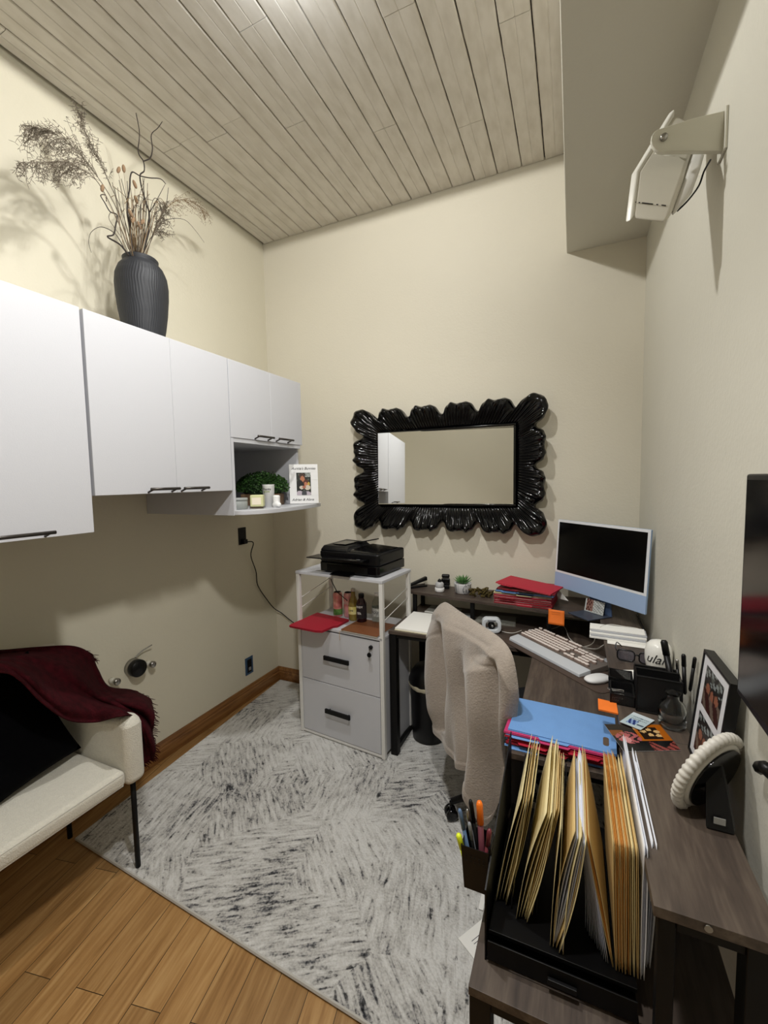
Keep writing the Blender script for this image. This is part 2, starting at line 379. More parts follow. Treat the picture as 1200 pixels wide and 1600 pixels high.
L.new(mxr.outputs[2], B.inputs['Base Color']); B.inputs['Roughness'].default_value = .95; B.inputs['Specular IOR Level'].default_value = .1; B.inputs['Sheen Weight'].default_value = .25
bb = N.new('ShaderNodeBump'); bb.inputs['Strength'].default_value = .9; bb.inputs['Distance'].default_value = .006; L.new(math_('ADD', fine, mid), bb.inputs['Height']); L.new(bb.outputs[0], B.inputs['Normal'])
M_rug = m
M_rugedge = mat('rug_binding', 'BDBAB3', .9, bump=.4, bscale=300)
rug = thing('area_rug', 'large pale grey abstract area rug with dark streaks covering the wooden floor', 'rug', (-.9, 1.7, 0))
cor = [(-1.905, 1.012), (.28, .905), (.285, 2.50), (-2.0, 2.515)]
bm = BM()
def rugp(u, v):
    a = Vector((*cor[0], 0)).lerp(Vector((*cor[1], 0)), u); b_ = Vector((*cor[3], 0)).lerp(Vector((*cor[2], 0)), u); p = a.lerp(b_, v)
    return p+Vector((0, 0, .012))
grid(bm, rugp, 20, 16, -.0115, (0, 0, 1)); mk('pile', bm, M_rug, rug, world=True)
bm = BM(); tube(bm, [Vector((*c, .007)) for c in cor], .0065, 6, close=True); mk('edge_binding', bm, M_rugedge, rug, world=True)

# ------------------------------------------------------------------ wall cabinets
XC = -1.445
def bar_handle(parent, y0, y1, z, x=XC, drop=.0):
    bm = BM(); xo = x+.032
    for yy in (y0+.010, y1-.010): tube(bm, [(x-.001, yy, z-.012), (xo, yy, z)], .0038, 8)
    tube(bm, [(xo, y0-.002, z), (xo, y1+.002, z)], .0055, 8)
    return mk('handle', bm, M_dkmetal, parent, True, world=True, label='dark metal bar handle')
def cabinet(label, y0, y1, z0, z1, doors, handles):
    t = thing('wall_cabinet', label, 'cabinet', (-1.75, (y0+y1)/2, z0))
    bm = BM(); box(bm, XL+.001, XC-.019, y0+.001, y1-.001, z0, z1-.001); mk('body', bm, M_white, t, world=True, bevel=.0015)
    for (a, c), (h0, h1) in zip(doors, handles):
        bm = BM(); box(bm, XC-.018, XC, a+.0004, c-.0004, z0+.001, z1)
        d = mk('door', bm, M_white, t, world=True, bevel=.0015)
        bm2 = None
        bar_handle(d, h0, h1, z0+.018, drop=0)
    return t
cabinet('deep white wall cabinet door hanging lowest, by the sofa end of the row', .05, .890, 1.345, 2.068, [(.05, .890)], [(.50, .756)])
cabinet('white two-door wall cabinet under the black vase', .900, 1.525, 1.465, 2.068, [(.900, 1.222), (1.222, 1.525)], [(1.084, 1.206), (1.231, 1.354)])
rc = cabinet('short white two-door wall cabinet above the open display shelf', 1.529, 2.097, 1.711, 2.068, [(1.529, 1.822), (1.822, 2.097)], [(1.681, 1.80), (1.846, 1.967)])
su = thing('open_shelf_unit', 'white open shelf unit with bow-front bottom shelf under the short cabinet', 'shelf', (-1.75, 1.8, 1.348))
bm = BM(); box(bm, XL+.001, XC-.001, 1.529, 1.545, 1.348, 1.7105); mk('side_panel', bm, M_white, su, world=True, bevel=.001)
bm = BM(); box(bm, XL+.001, XC-.03, 2.081, 2.097, 1.372, 1.7105); mk('side_panel', bm, M_white, su, world=True, bevel=.001)
bm = BM(); box(bm, XL+.001, XL+.012, 1.545, 2.081, 1.372, 1.7105); mk('back_panel', bm, M_white, su, world=True)
bm = BM(); box(bm, XL+.012, XC-.004, 1.545, 2.081, 1.692, 1.7105); mk('top_rail', bm, M_white, su, world=True)
bow = [(XL+.001, 1.531), (-1.445, 1.531), (-1.40, 1.545), (-1.355, 1.60), (-1.335, 1.68), (-1.332, 1.80), (-1.345, 1.95), (-1.37, 2.09), (-1.40, 2.20), (-1.425, 2.245), (XL+.001, 2.245)]
bm = BM(); prism(bm, bow, 1.350, 1.371); mk('bow_shelf', bm, M_white, su, world=True, bevel=.002)
SZ = 1.3712
# items on the shelf
t = thing('picture_frame', 'white shiplap photo frame with script lettering on the display shelf', 'picture frame')
pa, pb = U(453, 788, 'z', SZ), U(498, 787, 'z', SZ)
pa = Vector((-1.545, 2.035, SZ)); pb = Vector((-1.405, 2.14, SZ))
pa = U(453.5, 788.5, 'y', 2.04); pb = U(498, 787.5, 'y', 2.14); pa.z = pb.z = SZ+.002
ex = (pb-pa).normalized(); wd = (pb-pa).length; nn = Vector((ex.y, -ex.x, 0)); tl = .06
ez = (Vector((0, 0, 1))*math.cos(tl)-nn*math.sin(tl)); nrm = ex.cross(ez).normalized()
if nrm.dot(CAM-pa) < 0: nrm = -nrm
hh = wd*1.40
Mf = Matrix((( ex.x, ez.x, nrm.x, pa.x), (ex.y, ez.y, nrm.y, pa.y), (ex.z, ez.z, nrm.z, pa.z), (0, 0, 0, 1)))
t.matrix_basis = Mf
bm = BM()
nb = 5
for k in range(nb): box(bm, 0, wd, k*hh/nb+.0006, (k+1)*hh/nb-.0006, -.012, 0)
box(bm, .001, wd-.001, .001, hh-.001, -.014, -.0015)
mk('frame', bm, M_whitep, t)
def kids(u, v):
    v = 1-v if False else v
    c = (.10, .12, .09)
    if math.sin(u*23+v*11)+math.sin(v*31-u*9) > 1.0: c = (.30, .32, .28)
    if v > .8 and u > .6 and math.sin(u*60+v*40) > 0: c = (.75, .77, .75)
    if ell(u, v, .40, .84, .22, .13): c = (.25, .14, .08)
    if ell(u, v, .42, .72, .15, .13): c = (.70, .45, .32)
    if ell(u, v, .25, .42, .24, .25): c = (.03, .03, .04)
    if ell(u, v, .66, .56, .19, .13): c = (.32, .14, .08)
    if ell(u, v, .64, .49, .12, .09): c = (.72, .45, .34)
    if ell(u, v, .84, .50, .08, .09): c = (.75, .62, .25)
    if ell(u, v, .76, .33, .2, .11) or ell(u, v, .35, .34, .16, .08): c = (.80, .76, .70)
    if ell(u, v, .52, .36, .12, .07): c = (.65, .40, .32)
    if ell(u, v, .2, .08, .22, .12) or ell(u, v, .75, .06, .25, .1): c = (.72, .68, .72)
    if ell(u, v, .52, .08, .18, .13): c = (.25, .26, .28)
    return c
painted('photo_print', kids, 26, 36, lambda u, v: Vector((wd*(.245+.5*u), hh*(.215+.57*v), .001)), t)
text('lettering', "Auntie's Bunnies", wd*.125, T(wd*.5, hh*.89, .001), M_ink, t, shear=.35)
text('lettering', "Adrian & Alana", wd*.125, T(wd*.45, hh*.1, .001), M_ink, t, shear=.35)
bm = BM(); box(bm, wd*.4, wd*.6, .0, hh*.7, -.018, -.014); mk('easel_back', bm, M_black, t)
# boxwood planter
t = thing('potted_boxwood', 'round green boxwood dome in a wooden box on the display shelf', 'plant')
pc = Vector((-1.63, 1.955, SZ)); t.location = pc
M_crate = woodmat('crate_wood', '4E3B2A', '6E543C', '856A50', axis='x', scale=(14, 2))
bm = BM()
box(bm, -.11, .11, -.05, .05, 0, .065, rz(.35)); mk('wooden_box', bm, M_crate, t, bevel=.002)
M_leaf = mat('boxwood_leaves', '3C6428', .55, col2='1E3A14', vscale=60)
bm = BM(); rr = random.Random(3)
for k in range(2600):
    a = rr.uniform(0, 2*PI); zf = rr.uniform(-.35, 1); q = math.sqrt(max(0, 1-zf*zf)); s = rr.uniform(.88, 1.04)
    d = Vector((q*math.cos(a), q*math.sin(a), zf)); p = rz(.35) @ Vector((d.x*.145*s, d.y*.085*s, .105+d.z*.075*s*(1+.12*math.sin(9*a)*math.cos(7*zf))))
    u_ = Vector((rr.uniform(-1, 1), rr.uniform(-1, 1), rr.uniform(-1, 1))).normalized(); v_ = d.cross(u_).normalized(); w_ = (d+u_*.8).normalized()
    l = rr.uniform(.008, .013); wv = l*.45
    vs = [bm.verts.new(p+x) for x in (Vector((0, 0, 0)), w_*l*.5+v_*wv, w_*l, w_*l*.5-v_*wv)]
    bm.faces.new(vs)
o = mk('foliage', bm, M_leaf, t)
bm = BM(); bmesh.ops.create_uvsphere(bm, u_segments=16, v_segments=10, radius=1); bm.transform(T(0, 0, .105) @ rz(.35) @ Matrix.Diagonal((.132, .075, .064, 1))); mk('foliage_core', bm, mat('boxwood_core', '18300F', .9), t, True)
# candles, tumbler, boot
t = thing('candle_jar', 'low grey round candle tin at the sofa-side end of the display shelf', 'candle', U(388, 793, 'z', SZ))
p = U(388, 793, 'z', SZ); t.location = (-1.505, 1.618, SZ)
bm = BM(); lathe(bm, [(.045, 0), (.047, .003), (.047, .042), (.044, .044), (.044, .030), (.001, .030)], 28); mk('tin', bm, mat('grey_tin', '8F9390', .5), t, True, bevel=0)
bm = BM(); lathe(bm, [(.0485, .043), (.0485, .054), (.045, .056)], 28); mk('lid', bm, mat('grey_tin_lid', '9A9D9B', .45), t, True)
t = thing('candle_jar', 'square cream wax candle with a paper label in front of the boxwood', 'candle', (-1.452, 1.700, SZ), .55)
bm = BM(); box(bm, -.032, .032, -.032, .032, .008, .068); mk('wax', bm, mat('cream_wax', 'CFCF9E', .45), t, bevel=.006)
bm = BM(); box(bm, -.034, .034, -.034, .034, 0, .010); mk('glass_base', bm, mat('glass', 'FFFFFF', .03, trans=1), t, bevel=.003)
bm = BM(); box(bm, -.022, .022, -.0335, -.0325, .02, .055); mk('label', bm, mat('cream_label', 'EDE3CE', .6), t, label='blank looking cream label')
t = thing('tumbler', 'tall white tumbler with small green and black print in front of the boxwood', 'cup', (-1.462, 1.800, SZ))
bm = BM(); lathe(bm, [(.026, 0), (.031, .115), (.0325, .118), (.030, .116), (.025, .01), (.001, .01)], 28); mk('cup_body', bm, M_whitep, t, True)
def bendc(r, z0):
    return lambda c: (r*math.sin(c.x/r), -r*math.cos(c.x/r)+(-.0006 if c.z > 0 else .0006), z0+c.y)
text('printed_words', 'Thanks', .016, rz(.35), M_ink, t, bend=bendc(.031, .094)); text('printed_words', 'grow', .016, rz(.35), mat('olive_ink', '7A8A3A', .6), t, bend=bendc(.0305, .082))
t = thing('boot_figurine', 'small white ceramic boot figurine in front of the tumbler', 'figurine', (-1.405, 1.790, SZ), -.3)
bm = BM(); tube(bm, smoothpath([(0, 0, .0), (0, 0, .03), (.001, 0, .048)], 4), [.014]*8+[.010], 12); tube(bm, smoothpath([(-.008, -.004, .010), (.012, -.004, .012), (.030, -.004, .009)], 4), [.011, .012, .012, .012, .011, .011, .010, .008, .004], 10)
bm.transform(Matrix.Scale(1.3, 4)); mk('figurine_body', bm, M_whitep, t, True)

# ------------------------------------------------------------------ vase and dried stems
VX, VY, VZ = -1.75, 1.352, 2.069
vt = thing('vase', 'tall black ribbed ceramic vase standing on top of the white cabinets', 'vase', (VX, VY, VZ))
m, N, L, B = nm('black_carved_ceramic'); tc = N.new('ShaderNodeTexCoord'); mp = N.new('ShaderNodeMapping'); mp.inputs['Scale'].default_value = (1, 1, .12); L.new(tc.outputs['Object'], mp.inputs['Vector'])
B.inputs['Base Color'].default_value = lin('25272C'); B.inputs['Roughness'].default_value = .58
n1 = N.new('ShaderNodeTexNoise'); n1.inputs['Scale'].default_value = 55; n1.inputs['Detail'].default_value = 3; n1.inputs['Distortion'].default_value = .5; L.new(mp.outputs[0], n1.inputs['Vector'])
b = N.new('ShaderNodeBump'); b.inputs['Strength'].default_value = .5; b.inputs['Distance'].default_value = .003; L.new(n1.outputs['Fac'], b.inputs['Height']); L.new(b.outputs['Normal'], B.inputs['Normal'])
prof = [(.066, 0), (.072, .005), (.083, .06), (.097, .13), (.108, .20), (.115, .27), (.117, .32), (.112, .365), (.098, .40), (.082, .418), (.076, .424), (.078, .432), (.079, .440), (.075, .444), (.068, .440), (.066, .40), (.02, .39)]
pr2 = []
for (r0, z0), (r1, z1) in zip(prof, prof[1:]):
    for k in range(4): pr2.append((r0+(r1-r0)*k/4, z0+(z1-z0)*k/4))
pr2.append(prof[-1])
bm = BM(); lathe(bm, pr2, 360, fn=lambda a, z: 1 + (.0055*math.sin(60*a + 2.6*math.sin(z*26) + 1.5*math.sin(5*a)+.8*math.sin(z*70+a*3))*min(1, max(0, (z-.02)/.03))*(1 if z < .39 else 0)))
bm.transform(Matrix.Diagonal((.90, .90, .94, 1)))
mk('vase_body', bm, m, vt, True)
M_twig = mat('dark_twig', '2E2620', .7, bump=.4, bscale=120); M_reed = mat('dried_reed', '6E6456', .8); M_reed2 = mat('dried_golden_reed', '7C6446', .8); M_tail = mat('bunny_tail_fluff', '8C7258', .9, bump=.6, bscale=300)
top = Vector((VX, VY, VZ+.40))
def PV(px, py, x=VX): return U(px, py, 'x', x)
def stems(name, label, paths, m, group=None, cat='dried stems', x=None):
    t = thing(name, label, cat, tuple(top), group=group); bm = BM()
    for pts, r in paths:
        P = smoothpath([PV(*q) if len(q) == 2 else PV(q[0], q[1], q[2]) for q in pts], 6)
        n = len(P); tube(bm, P, [r*(1-.6*i/(n-1)) for i in range(n)], 6)
    return t, bm
# curly branches
z2 = lambda x, y: (20+x/3.75, 160+y/3.75)
def zp(l, x=VX): return [(*z2(a, b_), x) for a, b_ in l]
t, bm = stems('curly_branch', 'long curly dark twig forking high above the vase and reaching the ceiling', [
    (zp([(760, 900), (790, 780), (800, 660), (785, 600), (760, 520), (745, 430), (770, 400), (765, 345), (735, 290), (742, 180), (722, 62)]), .0042),
    (zp([(765, 345), (805, 325), (818, 270), (812, 190), (850, 150), (876, 112)]), .003)], M_twig)
mk('twig', bm, M_twig, t, True, world=True)
t, bm = stems('curly_branch', 'curly dark twig bending over to the wall-corner side above the vase', [
    (zp([(700, 900), (690, 760), (670, 620), (685, 500), (688, 440), (702, 408), (745, 430), (800, 442), (865, 448), (896, 478)], VX+.02), .0042),
    (zp([(805, 640), (850, 560), (892, 480)], VX+.02), .002)], M_twig)
mk('twig', bm, M_twig, t, True, world=True)
t, bm = stems('curly_branch', 'curly dark twig kinked low beside the vase rim', [
    (zp([(680, 900), (630, 835), (555, 788), (590, 775), (603, 720), (610, 660), (570, 640), (540, 590), (515, 545), (545, 545), (548, 580)], VX+.03), .0036)], M_twig)
mk('twig', bm, M_twig, t, True, world=True)
rr = random.Random(11)
def plume(label, spine, width, nst, seedn, m, fine=.0007, x=VX, down=.5):
    rr = random.Random(seedn); t = thing('dried_grass_plume', label, 'dried grass', tuple(top), group=None); bm = BM()
    P = smoothpath([PV(*z2(*q), x) for q in spine], 8); n = len(P)
    tube(bm, P, [.0022*(1-.7*i/(n-1)) for i in range(n)], 5)
    for k in range(nst):
        i = int(n*(.36+.62*rr.random())); i = min(i, n-2); p = P[i]; d = (P[i+1]-P[i]).normalized()
        side = Vector((rr.uniform(-.5, .5), rr.uniform(-1, 1), rr.uniform(-1, 1))).normalized()
        l = width*rr.uniform(.4, 1.0)*(1.15-.5*i/n); q = [p]
        dd = (d*1.2+side*.7).normalized()
        for s in range(6):
            dd = (dd+Vector((0, 0, -down*.28))+Vector((rr.uniform(-.2, .2), rr.uniform(-.2, .2), rr.uniform(-.2, .2)))*.8).normalized(); q.append(q[-1]+dd*l/6)
        for z in q: z.x = max(z.x, XL+.01)
        tube(bm, q, [fine*1.3, fine*1.2, fine*1.1, fine, fine, fine*.9, fine*.7], 3)
        for s in range(2, 7):
            for _ in range(2):
                e = Vector((rr.uniform(-1, 1), rr.uniform(-1, 1), rr.uniform(-1, .3))).normalized()*rr.uniform(.008, .02)
                e2 = q[s]+e; e2.x = max(e2.x, XL+.01)
                tube(bm, [q[s], q[s]+e*.5, e2], [fine*.8, fine*1.4, fine*.5], 3)
    mk('plume_stems', bm, m, t, world=True)
plume('big feathery grass plume arching towards the sofa side above the vase', [(690, 860), (620, 650), (540, 500), (430, 350), (330, 240), (220, 170), (110, 150)], .17, 95, 1, M_reed, x=VX-.02, down=.8)
plume('lower feathery grass plume drooping farthest out from the vase', [(680, 860), (600, 660), (500, 470), (400, 390), (300, 350), (180, 350), (60, 355)], .14, 75, 2, M_reed, x=VX+.03, down=.9)
plume('upright thin grass plume between the big plume and the twigs', [(700, 860), (640, 640), (560, 460), (490, 300), (430, 180), (385, 70)], .10, 40, 3, M_reed, x=VX-.05, down=-.2)
plume('short bushy grass plume beside the vase on the corner side', [(770, 900), (820, 790), (860, 700), (890, 620)], .11, 55, 4, M_reed, x=VX+.02, down=.3)
plume('wispy pale grass plume reaching towards the room corner', [(780, 900), (840, 720), (900, 620), (980, 570), (1060, 590), (1120, 640)], .13, 45, 5, M_reed2, fine=.0005, x=VX-.06, down=.5)
gt = 'thin dried reeds bundled in the vase'
for k in range(44):
    a0, b0 = 640+rr.uniform(0, 160), 900
    tilt = (a0-720)/80
    pts = [(a0*.5+360, 900), (a0+tilt*5, 800), (a0+tilt*60+rr.uniform(-25, 25), 560+rr.uniform(0, 140)), (a0+tilt*95+rr.uniform(-60, 50), 430+rr.uniform(0, 220))]
    bm = BM(); P = smoothpath([PV(*z2(*q), VX+rr.uniform(-.04, .05)) for q in pts], 5); tube(bm, P, .0012, 5)
    props(mk('dried_reed', bm, (M_reed2, M_twig, M_reed)[k % 3], None, True), 'thin straight dried reed among the bundle in the black vase', 'dried stems', gt)
for k, (a, b_) in enumerate([(620, 395), (650, 388), (715, 480), (722, 570), (525, 502), (690, 650), (705, 690), (760, 700), (740, 720)]):
    t = thing('bunny_tail_grass', 'tan fluffy bunny-tail grass head among the stems in the black vase', 'dried grass', tuple(top), group='bunny-tail grass heads in the vase'); bm = BM()
    hx = VX+rr.uniform(-.02, .05); P = smoothpath([PV(*z2(730+rr.uniform(-40, 40), 900), VX), PV(*z2(a*.6+290, (b_+860)/2), hx), PV(*z2(a, b_+20), hx)], 5); tube(bm, P, .0008, 4)
    mk('stalk', bm, M_reed2, t, True, world=True)
    c = PV(*z2(a, b_), hx); bm = BM(); bmesh.ops.create_uvsphere(bm, u_segments=10, v_segments=8, radius=1); bm.transform(T(*c) @ Matrix.Rotation(rr.uniform(-.6, .6), 4, 'X') @ Matrix.Diagonal((.007, .007, .016, 1))); mk('seed_head', bm, M_tail, t, True, world=True)
t, bm = stems('arching_leaf', 'thin dark arching blade curving down on the sofa side of the vase', [(zp([(650, 850), (600, 770), (520, 730), (460, 760), (445, 820), (460, 880)]), .0016)], M_twig, cat='dried leaf'); mk('blade', bm, M_twig, t, True, world=True)
t, bm = stems('arching_leaf', 'thin dark arching blade curving down on the corner side of the vase', [(zp([(790, 860), (850, 720), (930, 682), (1010, 690), (1070, 750), (1122, 822)]), .0016)], M_twig, cat='dried leaf'); mk('blade', bm, M_twig, t, True, world=True)

# ------------------------------------------------------------------ mirror
mt = thing('wall_mirror', 'large black glossy scalloped baroque mirror on the back wall', 'mirror', (-.715, YB, 1.18))
M_gb = mat('black_lacquer', '030304', .09, spec=.45); M_gb.node_tree.nodes['Principled BSDF'].inputs['Roughness'].default_value = .1
ix0, ix1, iz0, iz1 = -1.135, -.296, 1.344, 1.803
ox0, ox1, oz0, oz1 = -1.262, -.180, 1.232, 1.900
def side_pts():
    out = []   # (inner pt, outer pt, normal, phase(0..1 within side), nlobes)
    I = [(ix0, iz1), (ix1, iz1), (ix1, iz0), (ix0, iz0)]; O_ = [(ox0, oz1), (ox1, oz1), (ox1, oz0), (ox0, oz0)]
    NR = [(0, 1), (1, 0), (0, -1), (-1, 0)]; nl = [5, 3, 5, 3]
    for s in range(4):
        n = 400 if nl[s] == 5 else 250
        for k in range(n):
            u_ = k/n; i0, i1 = I[s], I[(s+1) % 4]; o0, o1 = O_[s], O_[(s+1) % 4]
            out.append((Vector((i0[0]+(i1[0]-i0[0])*u_, i0[1]+(i1[1]-i0[1])*u_)), Vector((o0[0]+(o1[0]-o0[0])*u_, o0[1]+(o1[1]-o0[1])*u_)), s, u_, nl[s], NR[s], NR[s-1], NR[(s+1) % 4]))
    return out
SP = side_pts(); nvp = 16; rows = []
bm = BM()
for (pi, po, s, u_, nl, n0, npv, nnx) in SP:
    ph = u_*nl; d = abs(ph-round(ph)); q = round(ph); corner = q in (0, nl)
    lobe = 1/(1+math.exp((d-.40)*42))              # 1 on the lobe, 0 in the notch
    dbl = math.exp(-((d-.17)/.11)**2)
    ext = .043*lobe + .009*dbl*lobe - .006 + .0012*math.cos(2*PI*ph*5)
    nv_ = Vector(n0)
    if corner:
        k = max(0, 1-d*2.6)*.5; other = Vector(npv if q == 0 else nnx); nv_ = (nv_*(1-k)+other*k).normalized(); ext *= 1+.50*k*2
        ext -= .010*max(0, 1-d*14)
    tip = po+nv_*ext
    rib = math.cos(2*PI*ph*11); row = []
    for j in range(nvp+1):
        v = j/nvp; p = pi.lerp(tip, v)
        h = .034+.044*min(1, v*1.25)**.7+.012*lobe*v
        h += rib*.0042*math.sin(PI*min(1, v*1.15))*(1 if v < .8 else .3)
        # gathered ruffle: folds open towards the edge
        h += .011*math.sin(2*PI*ph*4+.6)*max(0, v-.45)*1.6*lobe
        h -= .026*(1-lobe)*v*v
        h += .008*dbl*lobe*v*v
        if v > .88: h -= .016*((v-.88)/.12)**2
        row.append(bm.verts.new((p.x, YB-.006-max(h, .004), p.y)))
    pb = pi.lerp(tip, .93); row.append(bm.verts.new((pb.x, YB-.045, pb.y)))
    pb = pi.lerp(tip, .55); row.append(bm.verts.new((pb.x, YB-.003, pb.y)))
    rows.append(row)
n = len(rows)
for i in range(n):
    a, c = rows[i], rows[(i+1) % n]
    for j in range(nvp+2): bm.faces.new((a[j], a[j+1], c[j+1], c[j]))
mk('scalloped_frame', bm, M_gb, mt, True, world=True)
bm = BM()   # inner stepped rim
def rim(x0, x1, z0, z1, wv, ya, yb):
    for a in ((x0, x1, z1-wv, z1), (x0, x1, z0, z0+wv), (x0, x0+wv, z0+wv, z1-wv), (x1-wv, x1, z0+wv, z1-wv)): box(bm, a[0], a[1], ya, yb, a[2], a[3])
rim(ix0-.004, ix1+.004, iz0-.004, iz1+.004, .014, YB-.062, YB-.004)
mk('inner_rim', bm, M_gb, mt, world=True, bevel=.004)
m, N, L, B = nm('mirror_silver'); B.inputs['Metallic'].default_value = 1; B.inputs['Roughness'].default_value = .0; B.inputs['Base Color'].default_value = (.86, .87, .85, 1)
bm = BM(); hx, hz = (ix1-ix0)/2-.006, (iz1-iz0)/2-.006
box(bm, -hx, hx, -.002, .002, -hz, hz, T((ix0+ix1)/2, YB-.054, (iz0+iz1)/2) @ rz(math.radians(MIRYAW := 4.8)) @ Matrix.Rotation(math.radians(-1.5), 4, 'X')); mk('mirror_glass', bm, m, mt, world=True)
bm = BM(); box(bm, ix0-.01, ix1+.01, YB-.006, YB-.001, iz0-.01, iz1+.01); mk('backing', bm, M_black, mt, world=True)

# ------------------------------------------------------------------ wall speaker
sp = thing('wall_speaker', 'off-white outdoor speaker on a bracket high on the wall', 'speaker', (XR, 1.35, 2.25))
M_spk = mat('aged_white_plastic', 'CBC7BA', .45); M_spk2 = mat('pale_painted_steel', 'CFCDBF', .4)
F1, F2, F3 = U(1052, 172, 'y', 1.46), U(994, 268, 'y', 1.32), U(984, 345, 'y', 1.30); F4 = F1+F3-F2
K1, K2, K3 = U(1094, 200, 'y', 1.45), U(1071, 276, 'y', 1.295), U(1044, 352, 'y', 1.285); K4 = K1+K3-K2
fn_ = (F1-F2).cross(F3-F2).normalized()
if fn_.dot(K2-F2) > 0: fn_ = -fn_
def quadbody(name, A, B_, m, bev=.004, seg=3):
    bm = BM(); hexa(bm, A, B_); return mk(name, bm, m, sp, world=True, bevel=bev, seg=seg)
quadbody('speaker_body', [F1, F2, F3, F4], [K1, K2, K3, K4], M_spk, .014, 4)
cen = (F1+F3)/2
def gro(p, s, d): return cen+(p-cen)*s+fn_*d
quadbody('front_bezel', [gro(p, 1.0, .014) for p in (F1, F2, F3, F4)], [gro(p, 1.03, -.006) for p in (F1, F2, F3, F4)], mat('white_bezel', 'DCDAD0', .4), .006)
quadbody('grille', [gro(p, .9, .0155) for p in (F1, F2, F3, F4)], [gro(p, .9, .013) for p in (F1, F2, F3, F4)], mat('grille_mesh', 'C8C8C4', .5, bump=.5, bscale=500), .001)
kc = (K1+K3)/2
def kg(p, s, d): return kc+(p-kc)*s-fn_*d
quadbody('rear_bulge', [kg(p, .96, -.002) for p in (K1, K2, K3, K4)], [kg(p, .62, .035) for p in (K1, K2, K3, K4)], mat('back_shell', 'CFCDC6', .35), .01)
# ribs on the side facing the bracket
sideU = (K2-F2).normalized(); sideV = (F1-F2).normalized(); sn = sideU.cross(sideV).normalized()
if sn.dot(CAM-F2) < 0: sn = -sn
for a in (.30, .62):
    bm = BM(); p0 = F2.lerp(F1, a)+(K2-F2)*.16; p1 = K2.lerp(K1, a)-(K2-F2)*.08
    tube(bm, [p0+sn*.0005, p1+sn*.0005], .0035, 6); mk('moulded_rib', bm, M_spk, sp, True, world=True)
arm_c = U(1037, 216, 'y', 1.285); wl = U(1134, 172, 'x', XR-.004); wr = U(1130, 236, 'x', XR-.004)
bm = BM(); pts = [wl, U(1084, 184, 'y', 1.29)]
for k in range(9):
    a = math.radians(115+k*(290-115)/8); pts.append(U(1036+19*math.cos(a), 219-19*math.sin(a), 'y', 1.283))
pts += [wr]; ofs = Vector((.0, .012, .0))
hexa(bm, pts, [p+ofs for p in pts]); mk('bracket_arm', bm, M_spk2, sp, world=True, bevel=.002, label='flat grey bracket arm with a round knuckle')
bm = BM(); hexa(bm, [Vector((XR-.006, wl.y-.01, wl.z+.004)), Vector((XR-.006, wl.y+.05, wl.z+.004)), Vector((XR-.006, wl.y+.05, wr.z-.004)), Vector((XR-.006, wl.y-.01, wr.z-.004))], [Vector((XR-.0005, wl.y-.01, wl.z+.004)), Vector((XR-.0005, wl.y+.05, wl.z+.004)), Vector((XR-.0005, wl.y+.05, wr.z-.004)), Vector((XR-.0005, wl.y-.01, wr.z-.004))]); mk('wall_plate', bm, M_spk2, sp, world=True, bevel=.001)
bm = BM(); u_, v_ = frame_at(Vector((0, -1, 0))); lathe(bm, [(.008, 0), (.008, .006), (.006, .008)], 14, T(*(arm_c-Vector((0, .001, 0)))) @ Matrix.Rotation(PI/2, 4, 'X')); mk('bolt', bm, M_chrome, sp, True, world=True)
bm = BM(); tube(bm, smoothpath([U(1110, 250, 'x', XR-.02), U(1100, 268, 'x', XR-.04), U(1092, 290, 'y', 1.33), U(1076, 312, 'y', 1.31), U(1058, 330, 'y', 1.31)], 6), .0022, 6); mk('speaker_wire', bm, M_black, sp, True, world=True, label='thin black wire')
bm = BM()
c0 = F3.lerp(F2, .38); du = (K3.lerp(K2, .38)-c0); cn = du.cross(F2-F3).normalized()
if cn.dot(CAM-F3) < 0: cn = -cn
for a0, a1 in ((.08, .1), (.16, .19), (.24, .5), (.58, .62), (.70, .80)):
    p0, p1 = c0+du*a0+cn*.0012, c0+du*a1+cn*.0012; tube(bm, [p0, p1], .0012, 5)
mk('label_marks', bm, M_ink, sp, world=True)

# television edge and latch on the right wall
t = thing('wall_television', 'black television mounted on the wall beside the viewpoint', 'television', (XR, .7, 1.1))
bm = BM(); hexa(bm, [Vector((XR-.001, .55, 1.09)), Vector((XR-.001, .965, 1.107)), Vector((XR-.001, .965, 1.50)), Vector((XR-.001, .55, 1.50))], [Vector((XR-.045, .55, 1.09)), Vector((XR-.045, .93, 1.107)), Vector((XR-.045, .93, 1.50)), Vector((XR-.045, .55, 1.50))]); mk('casing', bm, M_blackp, t, world=True, bevel=.004)
bm = BM(); box(bm, XR-.0465, XR-.0455, .56, .92, 1.12, 1.49); mk('screen', bm, M_blackg, t, world=True)
bm = BM(); tube(bm, smoothpath([U(1188, 1200, 'x', XR-.012), U(1196, 1200, 'x', XR-.02), U(1206, 1210, 'x', XR-.012)], 4), .011, 8)
props(mk('wall_hook', bm, M_blackp, None, True), 'small black hook on the wall under the television', 'hook')

